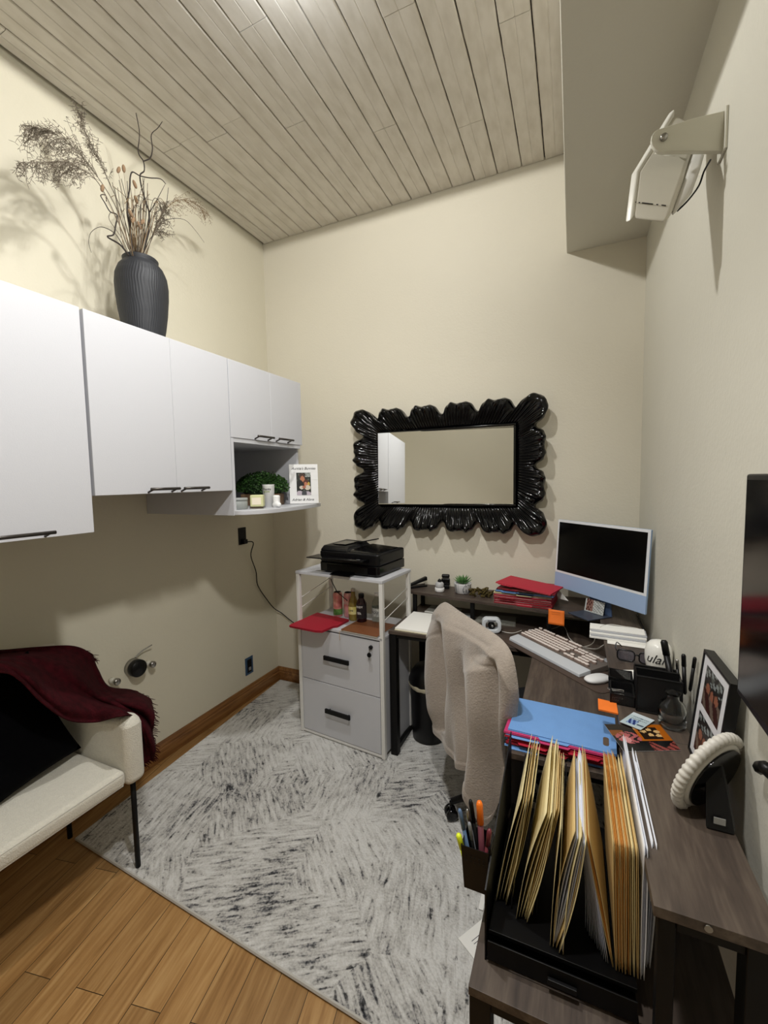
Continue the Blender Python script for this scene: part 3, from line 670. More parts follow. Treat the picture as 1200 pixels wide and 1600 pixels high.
# ------------------------------------------------------------------ left wall fittings
t = thing('wall_outlet', 'black wall outlet under the display shelf with a plug in it', 'outlet', (XL, 2.218, 1.09))
bm = BM(); box(bm, XL, XL+.006, 2.183, 2.253, 1.085, 1.20); mk('cover_plate', bm, M_blackp, t, world=True, bevel=.002)
bm = BM(); box(bm, XL+.006, XL+.03, 2.205, 2.24, 1.09, 1.12); mk('socket', bm, M_blackp, t, world=True, bevel=.003)
bm = BM()
tube(bm, smoothpath([(XL+.03, 2.235, 1.103), (XL+.05, 2.27, 1.09), U(392, 868, 'x', XL+.03), U(400, 893, 'x', XL+.015), U(403, 915, 'x', XL+.012), U(418, 938, 'x', XL+.012), U(429, 951, 'x', XL+.02), U(440, 958, 'y', YB-.02), U(452, 968, 'y', YB-.02), U(475, 985, 'y', YB-.02)], 6), .0035, 7)
props(mk('power_cord', bm, M_blackp, None, True), 'black power cord running from the wall outlet down behind the white cabinet', 'cord')
t = thing('junction_box', 'small blue uncovered electrical box low on the wall near the corner', 'outlet box', (XL, 2.233, .19))
bm = BM(); box(bm, XL, XL+.004, 2.195, 2.27, .175, .295); mk('rim_plate', bm, mat('blue_box_plastic', '35506E', .5), t, world=True, bevel=.001)
bm = BM(); box(bm, XL+.004, XL+.007, 2.212, 2.252, .19, .28); mk('socket', bm, M_black, t, world=True)
bm = BM(); box(bm, XL+.007, XL+.012, 2.222, 2.24, .205, .225); mk('connector', bm, mat('grey_connector', '8E8E90', .5), t, world=True)
t = thing('drain_cap', 'round black rubber cap on a chrome drain stub on the wall above the sofa arm', 'drain cap', (XL, 1.397, .575))
Mx = lambda y, z: T(XL, y, z) @ Matrix.Rotation(PI/2, 4, 'Y')
bm = BM(); lathe(bm, [(.045, 0), (.043, .012), (.040, .03)], 24, Mx(1.397, .575)); mk('chrome_collar', bm, M_chrome, t, True, world=True)
bm = BM(); lathe(bm, [(.041, .02), (.043, .024), (.043, .05), (.040, .055)], 24, Mx(1.397, .575)); mk('rubber_cap', bm, M_blackp, t, True, world=True)
bm = BM(); tube(bm, smoothpath([(XL+.02, 1.40, .625), (XL+.02, 1.44, .645), (XL+.03, 1.49, .66)], 5), .003, 6); mk('clamp_wire', bm, M_chrome, t, True, world=True)
for (y, z, lb) in ((1.478, .562, 'small white capped valve stub on the corner side of the drain cap'), (1.285, .555, 'small white capped valve stub on the sofa side of the drain cap')):
    t = thing('valve_stub', lb, 'valve', (XL, y, z))
    bm = BM(); lathe(bm, [(.014, 0), (.014, .02), (.010, .022), (.010, .035)], 14, Mx(y, z)); mk('pipe', bm, mat('offwhite_pipe', 'D8D5C8', .4), t, True, world=True)
    bm = BM(); lathe(bm, [(.016, .034), (.017, .036), (.017, .05), (.012, .054)], 10, Mx(y, z)); mk('cap', bm, M_chrome, t, True, world=True)

# ------------------------------------------------------------------ sofa
M_boucle = mat('cream_boucle', 'DAD6C9', .9, bump=.7, bscale=260, var=.06, vscale=90, sheen=.2)
t = thing('sofa', 'cream upholstered settee on thin black legs against the long wall', 'sofa', (-1.75, .35, 0))
y0s, y1s = -.75, 1.052
bm = BM(); box(bm, -1.975, -1.492, y0s+.07, y1s-.075, .385, .452); mk('seat_cushion', bm, M_boucle, t, world=True, bevel=.024, seg=5)
bm = BM(); tube(bm, [(-1.497, y0s+.09, .440), (-1.497, y1s-.09, .440)], .003, 6); tube(bm, [(-1.497, y0s+.09, .397), (-1.497, y1s-.09, .397)], .003, 6); mk('piping', bm, M_boucle, t, True, world=True)
def armrest(ya, yb):
    bm = BM(); prof = [(-1.487, .375), (-1.487, .600), (-1.50, .626), (-1.53, .632), (-1.62, .622), (-1.74, .618), (-1.86, .635), (-1.965, .70), (-2.0, .70), (-2.0, .375)]
    hexa(bm, [Vector((x, ya, z)) for x, z in prof], [Vector((x, yb, z)) for x, z in prof])
    return mk('armrest', bm, M_boucle, t, world=True, bevel=.026, seg=5, ang=50)
armrest(y1s-.075, y1s); armrest(y0s, y0s+.075)
bm = BM(); hexa(bm, [Vector(p) for p in ((-1.90, y0s+.02, .40), (-2.012, y0s+.02, .40), (-2.012, y0s+.02, .845), (-1.96, y0s+.02, .85))], [Vector(p) for p in ((-1.90, y1s-.02, .40), (-2.012, y1s-.02, .40), (-2.012, y1s-.02, .845), (-1.96, y1s-.02, .85))]); mk('backrest', bm, M_boucle, t, world=True, bevel=.024, seg=4)
for x, y in ((-1.532, y1s-.03), (-1.93, y1s-.05), (-1.532, y0s+.03), (-1.93, y0s+.05)):
    bm = BM(); tube(bm, [(x, y, .013), (x, y, .385)], .0095, 12); mk('leg', bm, M_black, t, True, world=True)
# cushion
M_blk = mat('black_velvet', '030305', .95, bump=.2, bscale=200, spec=.08)
cush = thing('cushion', 'large black square cushion leaning in the corner of the settee', 'cushion', (-1.80, .74, .47))
cc = Vector((-1.80, .715, .645)); fx = Vector((.93, 0, .36)).normalized(); a1 = Vector((0, 1, 0)); a2 = fx.cross(a1).normalized()
if a2.z < 0: a2 = -a2
th = math.radians(-10); e1 = a1*math.cos(th)-a2*math.sin(th); e2 = a1*math.sin(th)+a2*math.cos(th)
def pill(sg):
    def f(u, v):
        a, b_ = 2*u-1, 2*v-1; k = max(0, (1-a**4))*max(0, (1-b_**4)); pin = 1-.07*(1-abs(a)**2)*(abs(b_)**3)-0
        pa_ = a*(1-.08*(1-b_*b_)); pb_ = b_*(1-.08*(1-a*a))
        return cc+e1*(pa_*.215)+e2*(pb_*.215)+fx*(sg*.075*k**.5)
    return f
bm = BM(); grid(bm, pill(1), 22, 22); grid(bm, pill(-1), 22, 22); bmesh.ops.remove_doubles(bm, verts=bm.verts, dist=.0004); mk('cushion_cover', bm, M_blk, cush, True, world=True)
# throw blanket: silhouette curves in the photo with their own depths
M_throw = mat('burgundy_wool', '3E0B13', .95, bump=.8, bscale=220, col2='2C070C', vscale=40, spec=.15)
tb = thing('throw_blanket', 'burgundy fringed wool throw draped over the back and arm of the settee', 'blanket', (-1.8, .9, .6))
def Y(px, py, y): return U(px, py, 'y', y)
def X(px, py, x): return U(px, py, 'x', x)
# rows across the cloth, from the far (wall) edge to the near (seat) edge; columns run sofa side -> arm side
rowsB = [
 [X(-90, 1022, -1.965), X(0, 1017, -1.965), X(60, 1012, -1.965), X(112, 1010, -1.96), X(140, 1022, -1.955), X(152, 1046, -1.95), X(169, 1073, -1.90), X(206, 1079, -1.83), X(234, 1092, -1.78)],
 [X(-90, 1030, -1.93), X(0, 1022, -1.93), X(55, 1019, -1.93), X(103, 1022, -1.92), X(135, 1040, -1.90), Y(155, 1070, 1.12), Y(185, 1090, 1.11), Y(225, 1100, 1.13), Y(241, 1120, 1.14)],
 [X(-90, 1036, -1.86), X(0, 1028, -1.86), X(50, 1031, -1.84), X(92, 1044, -1.82), X(125, 1062, -1.80), Y(155, 1085, 1.07), Y(190, 1101, 1.08), Y(225, 1118, 1.10), Y(239, 1145, 1.12)],
 [X(-90, 1040, -1.76), X(0, 1033, -1.76), X(46, 1046, -1.74), X(82, 1068, -1.73), X(118, 1084, -1.73), Y(155, 1098, 1.03), Y(190, 1109, 1.05), Y(222, 1130, 1.08), Y(242, 1178, 1.11)],
 [X(-90, 1044, -1.69), X(0, 1039, -1.69), X(40, 1058, -1.67), X(74, 1086, -1.66), X(108, 1104, -1.66), Y(150, 1108, .99), Y(190, 1113, 1.01), Y(219, 1135, 1.07), Y(232, 1188, 1.09)],
 [X(-90, 1062, -1.64), X(0, 1052, -1.64), X(30, 1064, -1.63), X(64, 1098, -1.62), X(106, 1126, -1.63), Y(150, 1129, .965), Y(188, 1120, .972), Y(214, 1124, 1.062), Y(220, 1196, 1.075)],
]
def catm(P, t):
    n = len(P)-1; x = min(max(t*n, 0), n-1e-6); i = int(x); f_ = x-i
    p0, p1, p2, p3 = P[max(i-1, 0)], P[i], P[i+1], P[min(i+2, n)]
    return .5*((2*p1)+(p2-p0)*f_+(2*p0-5*p1+4*p2-p3)*f_**2+(3*p1-p0-3*p2+p3)*f_**3)
def blank(u, v):
    P = [catm(rw, u) for rw in rowsB]; p = catm(P, v); d = (CAM-p).normalized()
    fold = .019*math.sin(v*15+u*5+1.2*math.sin(u*7))+.008*math.sin(v*29-u*9)+.004*math.sin(u*31+v*6)
    edge = min(1, v*6)*min(1, (1-v)*6)
    q = p+d*(.012+fold*edge); q.x = max(q.x, XL+.012); return q
bm = BM(); grid(bm, blank, 90, 60, -.004); mk('woven_cloth', bm, M_throw, tb, True, world=True)
bm = BM(); rr = random.Random(5)
def fringe(u, v, ddir, l):
    p = blank(u, v); q = [p]
    d = Vector(ddir)
    for k in range(3): d = (d+Vector((rr.uniform(-.3, .3), rr.uniform(-.3, .3), rr.uniform(-.45, .1)))).normalized(); q.append(q[-1]+d*l/3)
    for z in q: z.x = max(z.x, XL+.006)
    tube(bm, q, [.0018, .0016, .0013, .0008], 4)
for k in range(46):
    v = k/45; fringe(1, v, (0, .75, -.5), rr.uniform(.02, .034))
for k in range(22): fringe(.46+.1*k/22, 0, (0, .8, -.3), rr.uniform(.02, .04))
for k in range(16): fringe(.86+.14*k/16, 0, (0, .8, -.35), rr.uniform(.015, .03))
mk('fringe', bm, M_throw, tb, world=True)

# ------------------------------------------------------------------ filing cabinet with printer
FY = -.1074; fc = thing('filing_cabinet', 'white two-drawer filing cabinet with open printer rack on top', 'cabinet', (-1.472, 2.028, .0135), FY)
fw, fd, fh = .584, .330, .970
M_wpc = mat('white_powder_coat', 'DFDEDA', .4)
def P_(name, x0, x1, y0, y1, z0, z1, m, par=fc, bev=.002, label=None):
    bm = BM(); box(bm, x0, x1, y0, y1, z0, z1); return mk(name, bm, m, par, bevel=bev, label=label)
for x in (0, fw-.022):
    for y in (0, fd-.022): P_('post', x, x+.022, y, y+.022, 0, fh-.016, M_wpc)
P_('top_panel', -.002, fw+.002, -.002, fd+.002, fh-.016, fh, M_white)
P_('middle_shelf', .004, fw-.004, .0, fd, .648, .664, M_white)
P_('bottom_rail', .022, fw-.022, .002, .02, .004, .018, M_wpc)
for x in (.003, fw-.019): P_('side_panel', x, x+.012, .022, fd-.022, .02, .648, M_white)
P_('back_panel', .02, fw-.02, fd-.012, fd-.004, .02, .648, M_white)
for z0, z1 in ((.338, .640), (.022, .334)):
    d = P_('drawer', .026, fw-.026, .002, .02, z0, z1, M_white)
    bm = BM(); box(bm, .205, .375, -.026, -.014, (z0+z1)/2+.008-.012, (z0+z1)/2+.020); 
    for x in (.22, .352): box(bm, x, x+.008, -.016, .003, (z0+z1)/2+.000, (z0+z1)/2+.012)
    mk('handle', bm, M_black, d, bevel=.0015, label='black bar handle')
    if z0 > .3:
        bm = BM(); lathe(bm, [(.011, 0), (.011, .010), (.009, .012)], 18, T(fw-.075, .002, .605) @ Matrix.Rotation(PI/2, 4, 'X')); mk('lock', bm, M_blackp, d, True)
for z in (.775, .835):
    for x in (.011, fw-.011):
        bm = BM(); tube(bm, [(x, .02, z-.03), (x, fd-.02, z+.03)], .0022, 6); mk('side_wire', bm, M_wpc, fc, True)
FM = lambda x, y, z: Matrix.Translation((-1.472, 2.028, .0135)) @ rz(FY) @ Vector((x, y, z))
FMm = Matrix.Translation((-1.472, 2.028, .0135)) @ rz(FY)
def onfc(name, label, cat, x, y, z, rzz=0, group=None): return thing(name, label, cat, tuple(FM(x, y, z)), FY+rzz, group)
k = onfc('key', 'small black-headed key hanging from the top drawer lock', 'key', fw-.075, -.011, .605)
bm = BM(); tube(bm, [(0, -.001, 0), (0, -.006, 0), (0, -.008, -.018)], .002, 6); lathe(bm, [(.0095, -.002), (.0095, .002)], 16, T(.0, -.009, -.030) @ Matrix.Rotation(PI/2, 4, 'X')); box(bm, -.002, .002, -.010, -.008, -.062, -.036); mk('key_blade', bm, M_chrome, k)
bm = BM(); lathe(bm, [(.012, -.003), (.012, .003)], 16, T(.002, -.012, -.034) @ Matrix.Rotation(PI/2, 4, 'X')); mk('key_head', bm, M_blackp, k)
# printer
pr_ = onfc('printer', 'black inkjet printer with open front tray standing on the white cabinet', 'printer', .142, .040, fh)
pw, pd = .398, .300
bm = BM(); prism(bm, [(0, .015), (.012, 0), (pw-.012, 0), (pw, .015), (pw, pd), (0, pd)], .008, .060); mk('lower_body', bm, M_blackg, pr_, bevel=.004)
bm = BM(); prism(bm, [(.0, .012), (.02, 0), (pw-.02, 0), (pw, .012), (pw, pd), (0, pd)], .0605, .124); mk('upper_body', bm, M_blackp, pr_, bevel=.010, seg=3)
bm = BM(); hexa(bm, [Vector(p) for p in ((.004, .004, .1245), (.20, .004, .1245), (.20, pd-.03, .1245), (.004, pd-.03, .1245))], [Vector(p) for p in ((.014, .03, .152), (.17, .045, .148), (.17, pd-.05, .152), (.014, pd-.04, .158))]); mk('document_feeder', bm, M_blackp, pr_, bevel=.008, seg=3)
bm = BM(); hexa(bm, [Vector(p) for p in ((.20, .02, .1245), (pw*.95, .02, .1245), (pw*.95, pd-.03, .1245), (.20, pd-.03, .1245))], [Vector(p) for p in ((.205, .03, .136), (pw*.93, .03, .129), (pw*.93, pd-.04, .129), (.205, pd-.04, .140))]); mk('scanner_lid', bm, M_blackg, pr_, bevel=.002)
bm = BM(); box(bm, .05, .14, .07, .20, .1545, .157); mk('feeder_tray', bm, M_blackg, pr_)
bm = BM(); hexa(bm, [Vector(p) for p in ((.15, .17, .150), (.285, .17, .178), (.285, .20, .178), (.15, .20, .150))], [Vector(p) for p in ((.15, .17, .155), (.285, .17, .184), (.285, .20, .184), (.15, .20, .155))]); mk('feeder_extension', bm, M_blackp, pr_)
bm = BM(); hexa(bm, [Vector(p) for p in ((-.030, -.075, .090), (pw*.86, -.075, .094), (pw*.86, 0, .076), (.0, 0, .080))], [Vector(p) for p in ((-.030, -.075, .096), (pw*.86, -.075, .100), (pw*.86, 0, .100), (.0, 0, .104))]); mk('front_tray', bm, M_blackg, pr_, bevel=.002)
bm = BM(); box(bm, .14, .24, -.045, -.01, .0995, .1015, mi=0); mk('display', bm, M_blackg, pr_)
bm = BM(); box(bm, .06, .33, -.004, .05, .012, .05); mk('output_slot', bm, M_black, pr_)
bm = BM(); hexa(bm, [Vector(p) for p in ((.12, -.060, .006), (.25, -.060, .006), (.25, 0, .016), (.12, 0, .016))], [Vector(p) for p in ((.12, -.060, .009), (.25, -.060, .009), (.25, 0, .019), (.12, 0, .019))]); mk('output_tray', bm, M_blackg, pr_)
bm = BM(); box(bm, pw-.001, pw+.0015, .02, .045, .086, .1); mk('side_latch', bm, M_black, pr_)
bm = BM(); box(bm, 0.03, .37, .02, .28, 0, .009); mk('foot_plate', bm, M_black, pr_)
text('control_marks', 'WIFI', .012, T(.30, -.045, .1005), mat('grey_print', '9A9A9A', .5), pr_)
# printer flap hanging over the edge and its cable
bm = BM(); bm2 = BM(); tube(bm, [FM(.26, -.006, fh-.02), FM(.262, -.002, fh-.035), FM(.25, .06, .86), FM(.235, .15, .80), FM(.20, .30, .70)], .0025, 6)
props(mk('printer_cable', bm, M_black, None, True), 'thin black cable hanging under the printer into the rack', 'cable')
SH = .6645
# cans and bottles on the rack shelf
def can(label, x, y, base, blot):
    t = onfc('soda_can', label, 'can', x, y, SH)
    bm = BM(); lathe(bm, [(.022, 0), (.027, .006), (.0285, .012), (.0285, .135), (.024, .148), (.0225, .150)], 24); m_ = mat('can_print', base, .3, metal=.4, col2=blot, vscale=28); mk('can_wall', bm, m_, t, True)
    bm = BM(); lathe(bm, [(.0235, .1500), (.0235, .1515), (.020, .1495)], 24); mk('can_top', bm, M_chrome, t, True)
    return t
t = can('slim pink and green fruit soda can, the outer one beside the rack post', .150, .20, 'D8707E', 'E8B8A8')
bm = BM(); lathe(bm, [(.0288, .014), (.0288, .05)], 24, cap=False); mk('green_band', bm, mat('green_can_print', '3E6B34', .35, col2='6C9A50', vscale=40), t, True)
t = can('slim pale pink soda can between the fruit can and the yellow bottle', .215, .22, 'E0909A', 'F0C4C0')
text('brand_letters', 'AHA', .03, rz(.1) @ T(0, 0, 0), M_ink if False else mat('white_print', 'F0F0EE', .5), t, bend=bendc(.0288, .09))
def bottle(label, x, y, prof, m_, cap, capm, lab, labm, liquid=None):
    t = onfc('bottle', label, 'bottle', x, y, SH)
    bm = BM(); lathe(bm, prof, 28); mk('bottle_body', bm, m_, t, True)
    bm = BM(); lathe(bm, cap, 20); mk('cap', bm, capm, t, True)
    bm = BM(); lathe(bm, [(lab[0], lab[1]), (lab[0], lab[2])], 28, cap=False); mk('label_band', bm, labm, t, True)
    return t
M_glass = mat('clear_plastic', 'EEF2EE', .04, trans=1, ior=1.2)
t = bottle('glass bottle of pale yellow drink with an oval yellow label', .275, .185, [(.027, 0), (.030, .006), (.030, .09), (.026, .11), (.014, .145), (.012, .175)], mat('yellow_drink', 'BCA552', .1, trans=.55), [(.0135, .172), (.0135, .188), (.012, .19)], mat('silver_cap', 'C8C4BC', .4, metal=.3), (.0303, .04, .085), mat('yellow_label', 'D8C84A', .5, col2='E8E0A8', vscale=30))
text('label_word', 'LIME', .014, rz(.1), mat('dark_label_ink', '26231A', .5), t, bend=bendc(.0308, .062))
t = bottle('dark berry juice bottle with a black cap and black label', .345, .165, [(.027, 0), (.030, .006), (.030, .10), (.027, .12), (.015, .145), (.014, .155)], mat('berry_juice', '2A0E14', .15), [(.0165, .148), (.0165, .170), (.015, .172)], M_blackp, (.0303, .03, .115), mat('dark_label', '17151A', .5, col2='2A2226', vscale=50))
text('label_word', 'BODY', .016, rz(.1), bpy.data.materials['white_print'], t, bend=bendc(.0308, .098)); text('label_word', 'Blk', .020, rz(.1), bpy.data.materials['white_print'], t, bend=bendc(.0308, .062))
t = bottle('clear water bottle with a white cap and small label', .432, .20, [(.030, 0), (.033, .008), (.031, .05), (.033, .10), (.028, .13), (.014, .155), (.013, .165)], M_glass, [(.0155, .16), (.0155, .176), (.014, .178)], M_whitep, (.0335, .045, .095), mat('pale_label', 'C9CCC8', .5, col2='8E9290', vscale=60))
text('label_word', 'H2O', .02, rz(.1), M_ink, t, bend=bendc(.034, .07))
# folders on the rack shelf
M_red = mat('red_folder_card', 'A5182E', .6, bump=.15, bscale=200); M_redd = mat('dark_red_card', '8E1426', .6); M_redl = mat('bright_red_card', 'B8243A', .6)
rf_ = onfc('folder', 'red paper folder jutting over the front edge of the white rack shelf', 'folder', .012, -.085, SH+.0008, .02)
bm = BM()
for k in range(6):
    o_ = k*.0016; prism(bm, [(0+o_, .0), (.02, -.012-o_*.5), (.20, -.012), (.235, .0), (.245, .09), (.262, .11), (.262, .225), (.01, .24+o_)], k*.0022, k*.0022+.0015)
mk('folder_cover', bm, M_red, rf_, bevel=.0006)
nb_ = onfc('notebook', 'brown leather notebook lying on the rack shelf behind the front post', 'notebook', .322, -.006, SH+.0008, 0)
bm = BM(); prism(bm, [(0, 0), (.228, 0), (.228, .20), (0, .20)], 0, .006, Matrix.Rotation(0, 4, 'Z')); mk('pages', bm, M_paper, nb_)
bm = BM(); prism(bm, [(-.004, .002), (.005, -.004), (.232, -.004), (.232, .205), (-.004, .205)], .0062, .0092); mk('leather_cover', bm, mat('tan_leather', '7A4A2C', .5, bump=.2), nb_, bevel=.001)
bm = BM(); tube(bm, smoothpath([(.012, .0, .004), (-.004, -.006, .0), (-.006, -.010, -.02), (-.004, -.010, -.05)], 4), .0014, 5); mk('ribbon', bm, mat('cord_tan', 'B99A72', .8), nb_, True)

# ------------------------------------------------------------------ desk
DZ, RZ_ = .705, .835
dk = thing('desk', 'dark wood L-shaped desk with raised monitor shelf and side extension', 'desk', (-.2, 2.0, 0))
def D(name, x0, x1, y0, y1, z0, z1, m, bev=.001, label=None):
    bm = BM(); box(bm, x0, x1, y0, y1, z0, z1); return mk(name, bm, m, dk, world=True, bevel=bev, label=label)
D('back_top', -.885, -.155, 2.02, 2.547, DZ-.018, DZ, M_deskx)
D('wing_top', -.1545, .285, 1.222, 2.547, DZ-.018, DZ, M_desk)
bm = BM(); prism(bm, [(-.911, 2.36), (.1245, 2.19), (.1245, 2.547), (-.911, 2.547)], RZ_-.016, RZ_); mk('riser_shelf', bm, M_deskx, dk, world=True, bevel=.001)
D('side_riser_shelf', .125, .285, 1.219, 2.547, RZ_-.016, RZ_, M_desk)
D('extension_shelf', .124, .285, .725, 1.2175, RZ_-.018, RZ_, M_desk)
D('lower_shelf', -.168, .285, .733, 1.21, .522, .54, M_desk)
def leg(x, y, z0, z1, s=.02, name='leg'): return D(name, x-s, x+s, y-s, y+s, z0, z1, M_black, .002)
for x, y in ((-.864, 2.045), (-.864, 2.525), (.262, 2.525)): leg(x, y, .0135 if x < .2 else .0135, DZ-.018)
leg(-.135, 1.245, .0135, DZ-.018); leg(.262, 1.245, .0135, DZ-.018)
leg(-.147, .755, .001, .522); leg(.145, .750, .001, RZ_-.018, .012); leg(.262, .75, .001, RZ_-.018); leg(-.147, 1.19, .0135, .522)
D('side_rail', -.874, -.854, 2.065, 2.505, .02, .045, M_black); D('side_rail', -.874, -.854, 2.065, 2.505, DZ-.043, DZ-.018, M_black)
D('front_rail', -.844, -.155, 2.03, 2.05, DZ-.04, DZ-.018, M_black); D('front_rail', -.127, .242, .738, .752, .50, .522, M_black); D('wing_rail', -.115, .242, 1.235, 1.255, DZ-.04, DZ-.018, M_black); D('end_rail', .157, .242, .735, .747, RZ_-.04, RZ_-.018, M_black)
for x, y in ((-.86, 2.372), (-.86, 2.52), (-.50, 2.315), (-.10, 2.25), (.145, 1.25), (.262, 1.26)): leg(x, y, DZ, RZ_-.016, .011, 'riser_post')
bm = BM(); p = U(1107, 1451, 'y', .7235); lathe(bm, [(.0055, 0), (.0055, .0015)], 14, T(p.x, .7235, p.z) @ Matrix.Rotation(PI/2, 4, 'X')); mk('screw_cap', bm, M_chrome, dk, world=True)
o_ = thing('wall_outlet', 'dark outlet low on the back wall under the desk', 'outlet', (-.70, YB, .45))
bm = BM(); box(bm, -.74, -.63, YB-.03, YB, .42, .53); mk('cover_plate', bm, M_blackp, o_, world=True, bevel=.003)
bm = BM(); box(bm, -.70, -.68, YB-.05, YB-.03, .45, .48); mk('plug', bm, mat('grey_plug', '55555A', .5), o_, world=True, bevel=.003)
# trash bin
b_ = thing('trash_bin', 'black round swing-top trash bin with a white liner under the desk', 'bin', (-.745, 2.265, .0135))
bm = BM(); lathe(bm, [(.088, 0), (.094, .004), (.098, .1), (.103, .29), (.106, .335)], 40); mk('bucket', bm, M_blackp, b_, True)
bm = BM(); lathe(bm, [(.109, .325), (.114, .333), (.113, .350), (.100, .385), (.075, .418), (.040, .436), (.012, .441)], 40); mk('dome_lid', bm, M_blackp, b_, True)
bm = BM(); lathe(bm, [(.105, .305), (.1115, .318), (.1135, .334), (.109, .337)], 60, fn=lambda a, z: 1+.012*math.sin(9*a)+.01*math.sin(17*a+2), cap=False); mk('bin_liner', bm, mat('liner_film', 'D5CDB4', .35), b_, True)

# ------------------------------------------------------------------ office chair with jacket
ch = thing('office_chair', 'black swivel chair pushed into the corner of the desk', 'chair', (-.245, 1.86, .0135))
hub = Vector((-.245, 1.86, 0))
bm = BM(); lathe(bm, [(.034, .07), (.034, .12), (.022, .13), (.022, .40), (.05, .41)], 20); mk('gas_column', bm, M_black, ch, True)
for k in range(5):
    a = math.radians(211.5+72*k); d = Vector((math.cos(a), math.sin(a), 0))
    bm = BM(); e = d*.262; tube(bm, [d*.02+Vector((0, 0, .115)), d*.12+Vector((0, 0, .105)), e+Vector((0, 0, .078))], [.026, .022, .015], 10, flat=.7); lg = mk('base_leg', bm, M_blackp, ch, True)
    perp = Vector((-d.y, d.x, 0)); bm = BM()
    for s in (-.017, .017): 
        M_ = T(*(e+perp*s+Vector((0, 0, .026)))) @ perp.to_track_quat('Z', 'Y').to_matrix().to_4x4(); lathe(bm, [(.018, -.009), (.026, -.006), (.026, .006), (.018, .009)], 18, M_)
    tube(bm, [e+Vector((0, 0, .03)), e+Vector((0, 0, .078))], .008, 8); mk('caster', bm, M_blackg, lg, True)
fac = Vector((.80, .60, 0)).normalized(); sd = Vector((fac.y, -fac.x, 0))
def chm(v): return v
seatc = Vector((.03, -.055, .445))
Mseat = Matrix(((sd.x, fac.x, 0, seatc.x), (sd.y, fac.y, 0, seatc.y), (0, 0, 1, seatc.z), (0, 0, 0, 1)))
bm = BM(); box(bm, -.235, .235, -.23, .23, -.035, .035, Mseat); mk('seat', bm, mat('black_mesh_fabric', '101012', .9, bump=.4, bscale=300), ch, bevel=.03, seg=4)
Pn = Vector((.802, .597, 0)); PA = Vector((-.509, 1.812, .9)); lv = Vector((.597, -.802, 0))
bc = (PA+Vector((-.168, 1.354, .9)))/2
def bk(u, v, off):
    a = 2*u-1; z = .50+v*.36; w_ = .20*(1-.10*v*v)
    return bc*1-lv*.03+lv*(a*w_)+Pn*(.045+off-.03*a*a)+Vector((0, 0, z-.9))
bm = BM(); grid(bm, lambda u, v: bk(u, v, 0), 12, 12, .025, Pn); mk('backrest', bm, bpy.data.materials['black_mesh_fabric'], ch, True, world=True)
bm = BM(); q0 = bc+Pn*.045; tube(bm, smoothpath([Vector((q0.x, q0.y, .62)), Vector((q0.x, q0.y, .50)), Vector((q0.x, q0.y, .42))+Pn*.02, Vector((hub.x, hub.y, .41))+Pn*(-.02)], 4), .02, 8); mk('back_support', bm, M_blackp, ch, True, world=True)
# jacket
M_fleece = mat('taupe_fleece', 'A0958A', .95, bump=.6, bscale=170, var=.10, vscale=70, sheen=.35)
jk = thing('jacket', 'taupe fleece jacket hung over the back of the office chair', 'jacket', tuple(Vector((bc.x, bc.y, .5))))
J0 = [(683, 962), (688, 948), (697, 941), (720, 956), (745, 972), (770, 988), (788, 1003), (800, 1022), (806, 1046), (809, 1074)]
J1 = [(690, 1134), (700, 1148), (712, 1162), (733, 1188), (752, 1206), (768, 1222), (778, 1250), (786, 1285), (791, 1255), (792, 1180)]
def jp(u, v):
    """v 0 top .. 1 hem, u 0 left .. 1 right, on the chair-back plane"""
    a = catm([Vector((*p, 0)) for p in J0], u); b2 = catm([Vector((*p, 0)) for p in J1], u)
    px = a.x+(b2.x-a.x)*v; py = a.y+(b2.y-a.y)*v
    px += -12*math.sin(PI*min(1, v*1.1))*(1-u)**3 + (3*math.sin(PI*v**.6))*(u**4)
    return UP(px, py, PA, Pn)
def bump(x, c, w_): return math.exp(-((x-c)/w_)**2)
def jfront(u, v):
    p = jp(u, v); rim_ = (4*u*(1-u))**.38*min(1, v/.07)**.5
    a = catm([Vector((*q, 0)) for q in J0], u); b2 = catm([Vector((*q, 0)) for q in J1], u)
    px, py = a.x+(b2.x-a.x)*v, a.y+(b2.y-a.y)*v; px += -12*math.sin(PI*min(1, v*1.1))*(1-u)**3
    top = min(1, (.7+v*4))
    d = .060*top
    # left sleeve hanging in front, its crease, then the broad back panel
    ls = min(1, max(0, (py-968)/25))
    d += .040*bump(px, 688+.02*(py-1000), 13)*ls - .044*bump(px, 706+.02*(py-1000), 5.5)*ls*(py < 1140)
    d += .010*bump(px, 690, 16)*bump(py, 1108, 16)
    d += .022*bump(px, 724+.10*(py-1000), 9) - .026*bump(px, 741+.03*(py-1000), 6)*min(1, max(0, (py-1010)/60))
    # right sleeve
    rs = min(1, max(0, (py-1022)/22))
    d += .046*bump(px, 772+.015*(py-1040), 13)*rs - .046*bump(px, 753-.005*(py-1040), 6)*min(1, max(0, (py-1045)/60)) - .038*bump(px, 791+.01*(py-1040), 4.5)*rs
    d += .004*bump(px, 801, 6)*min(1, max(0, (py-1040)/40))
    # loose folds and the seams of the shoulders
    d += .009*math.sin(px*.21+py*.012)*min(1, v*2)+.006*math.sin(px*.09-py*.045)
    d -= .006*bump(py-(1000+(px-680)*-.55), 0, 2.2)*(px < 706)
    d -= .006*bump(py-(1030+(px-766)*.45), 0, 2.2)*(764 < px < 790)
    d -= .008*bump(py-(952+(px-700)*.60)-8, 0, 3)*(702 < px < 782)
    d += .005*(v > .955)
    return p-Pn*(d*rim_)
def jback(u, v):
    p = jp(u, v); rim_ = (4*u*(1-u))**.4; return p+Pn*(.016*rim_*min(1, v*6))
bm = BM(); grid(bm, jfront, 150, 120); grid(bm, jback, 75, 60); bmesh.ops.remove_doubles(bm, verts=bm.verts, dist=.0006)
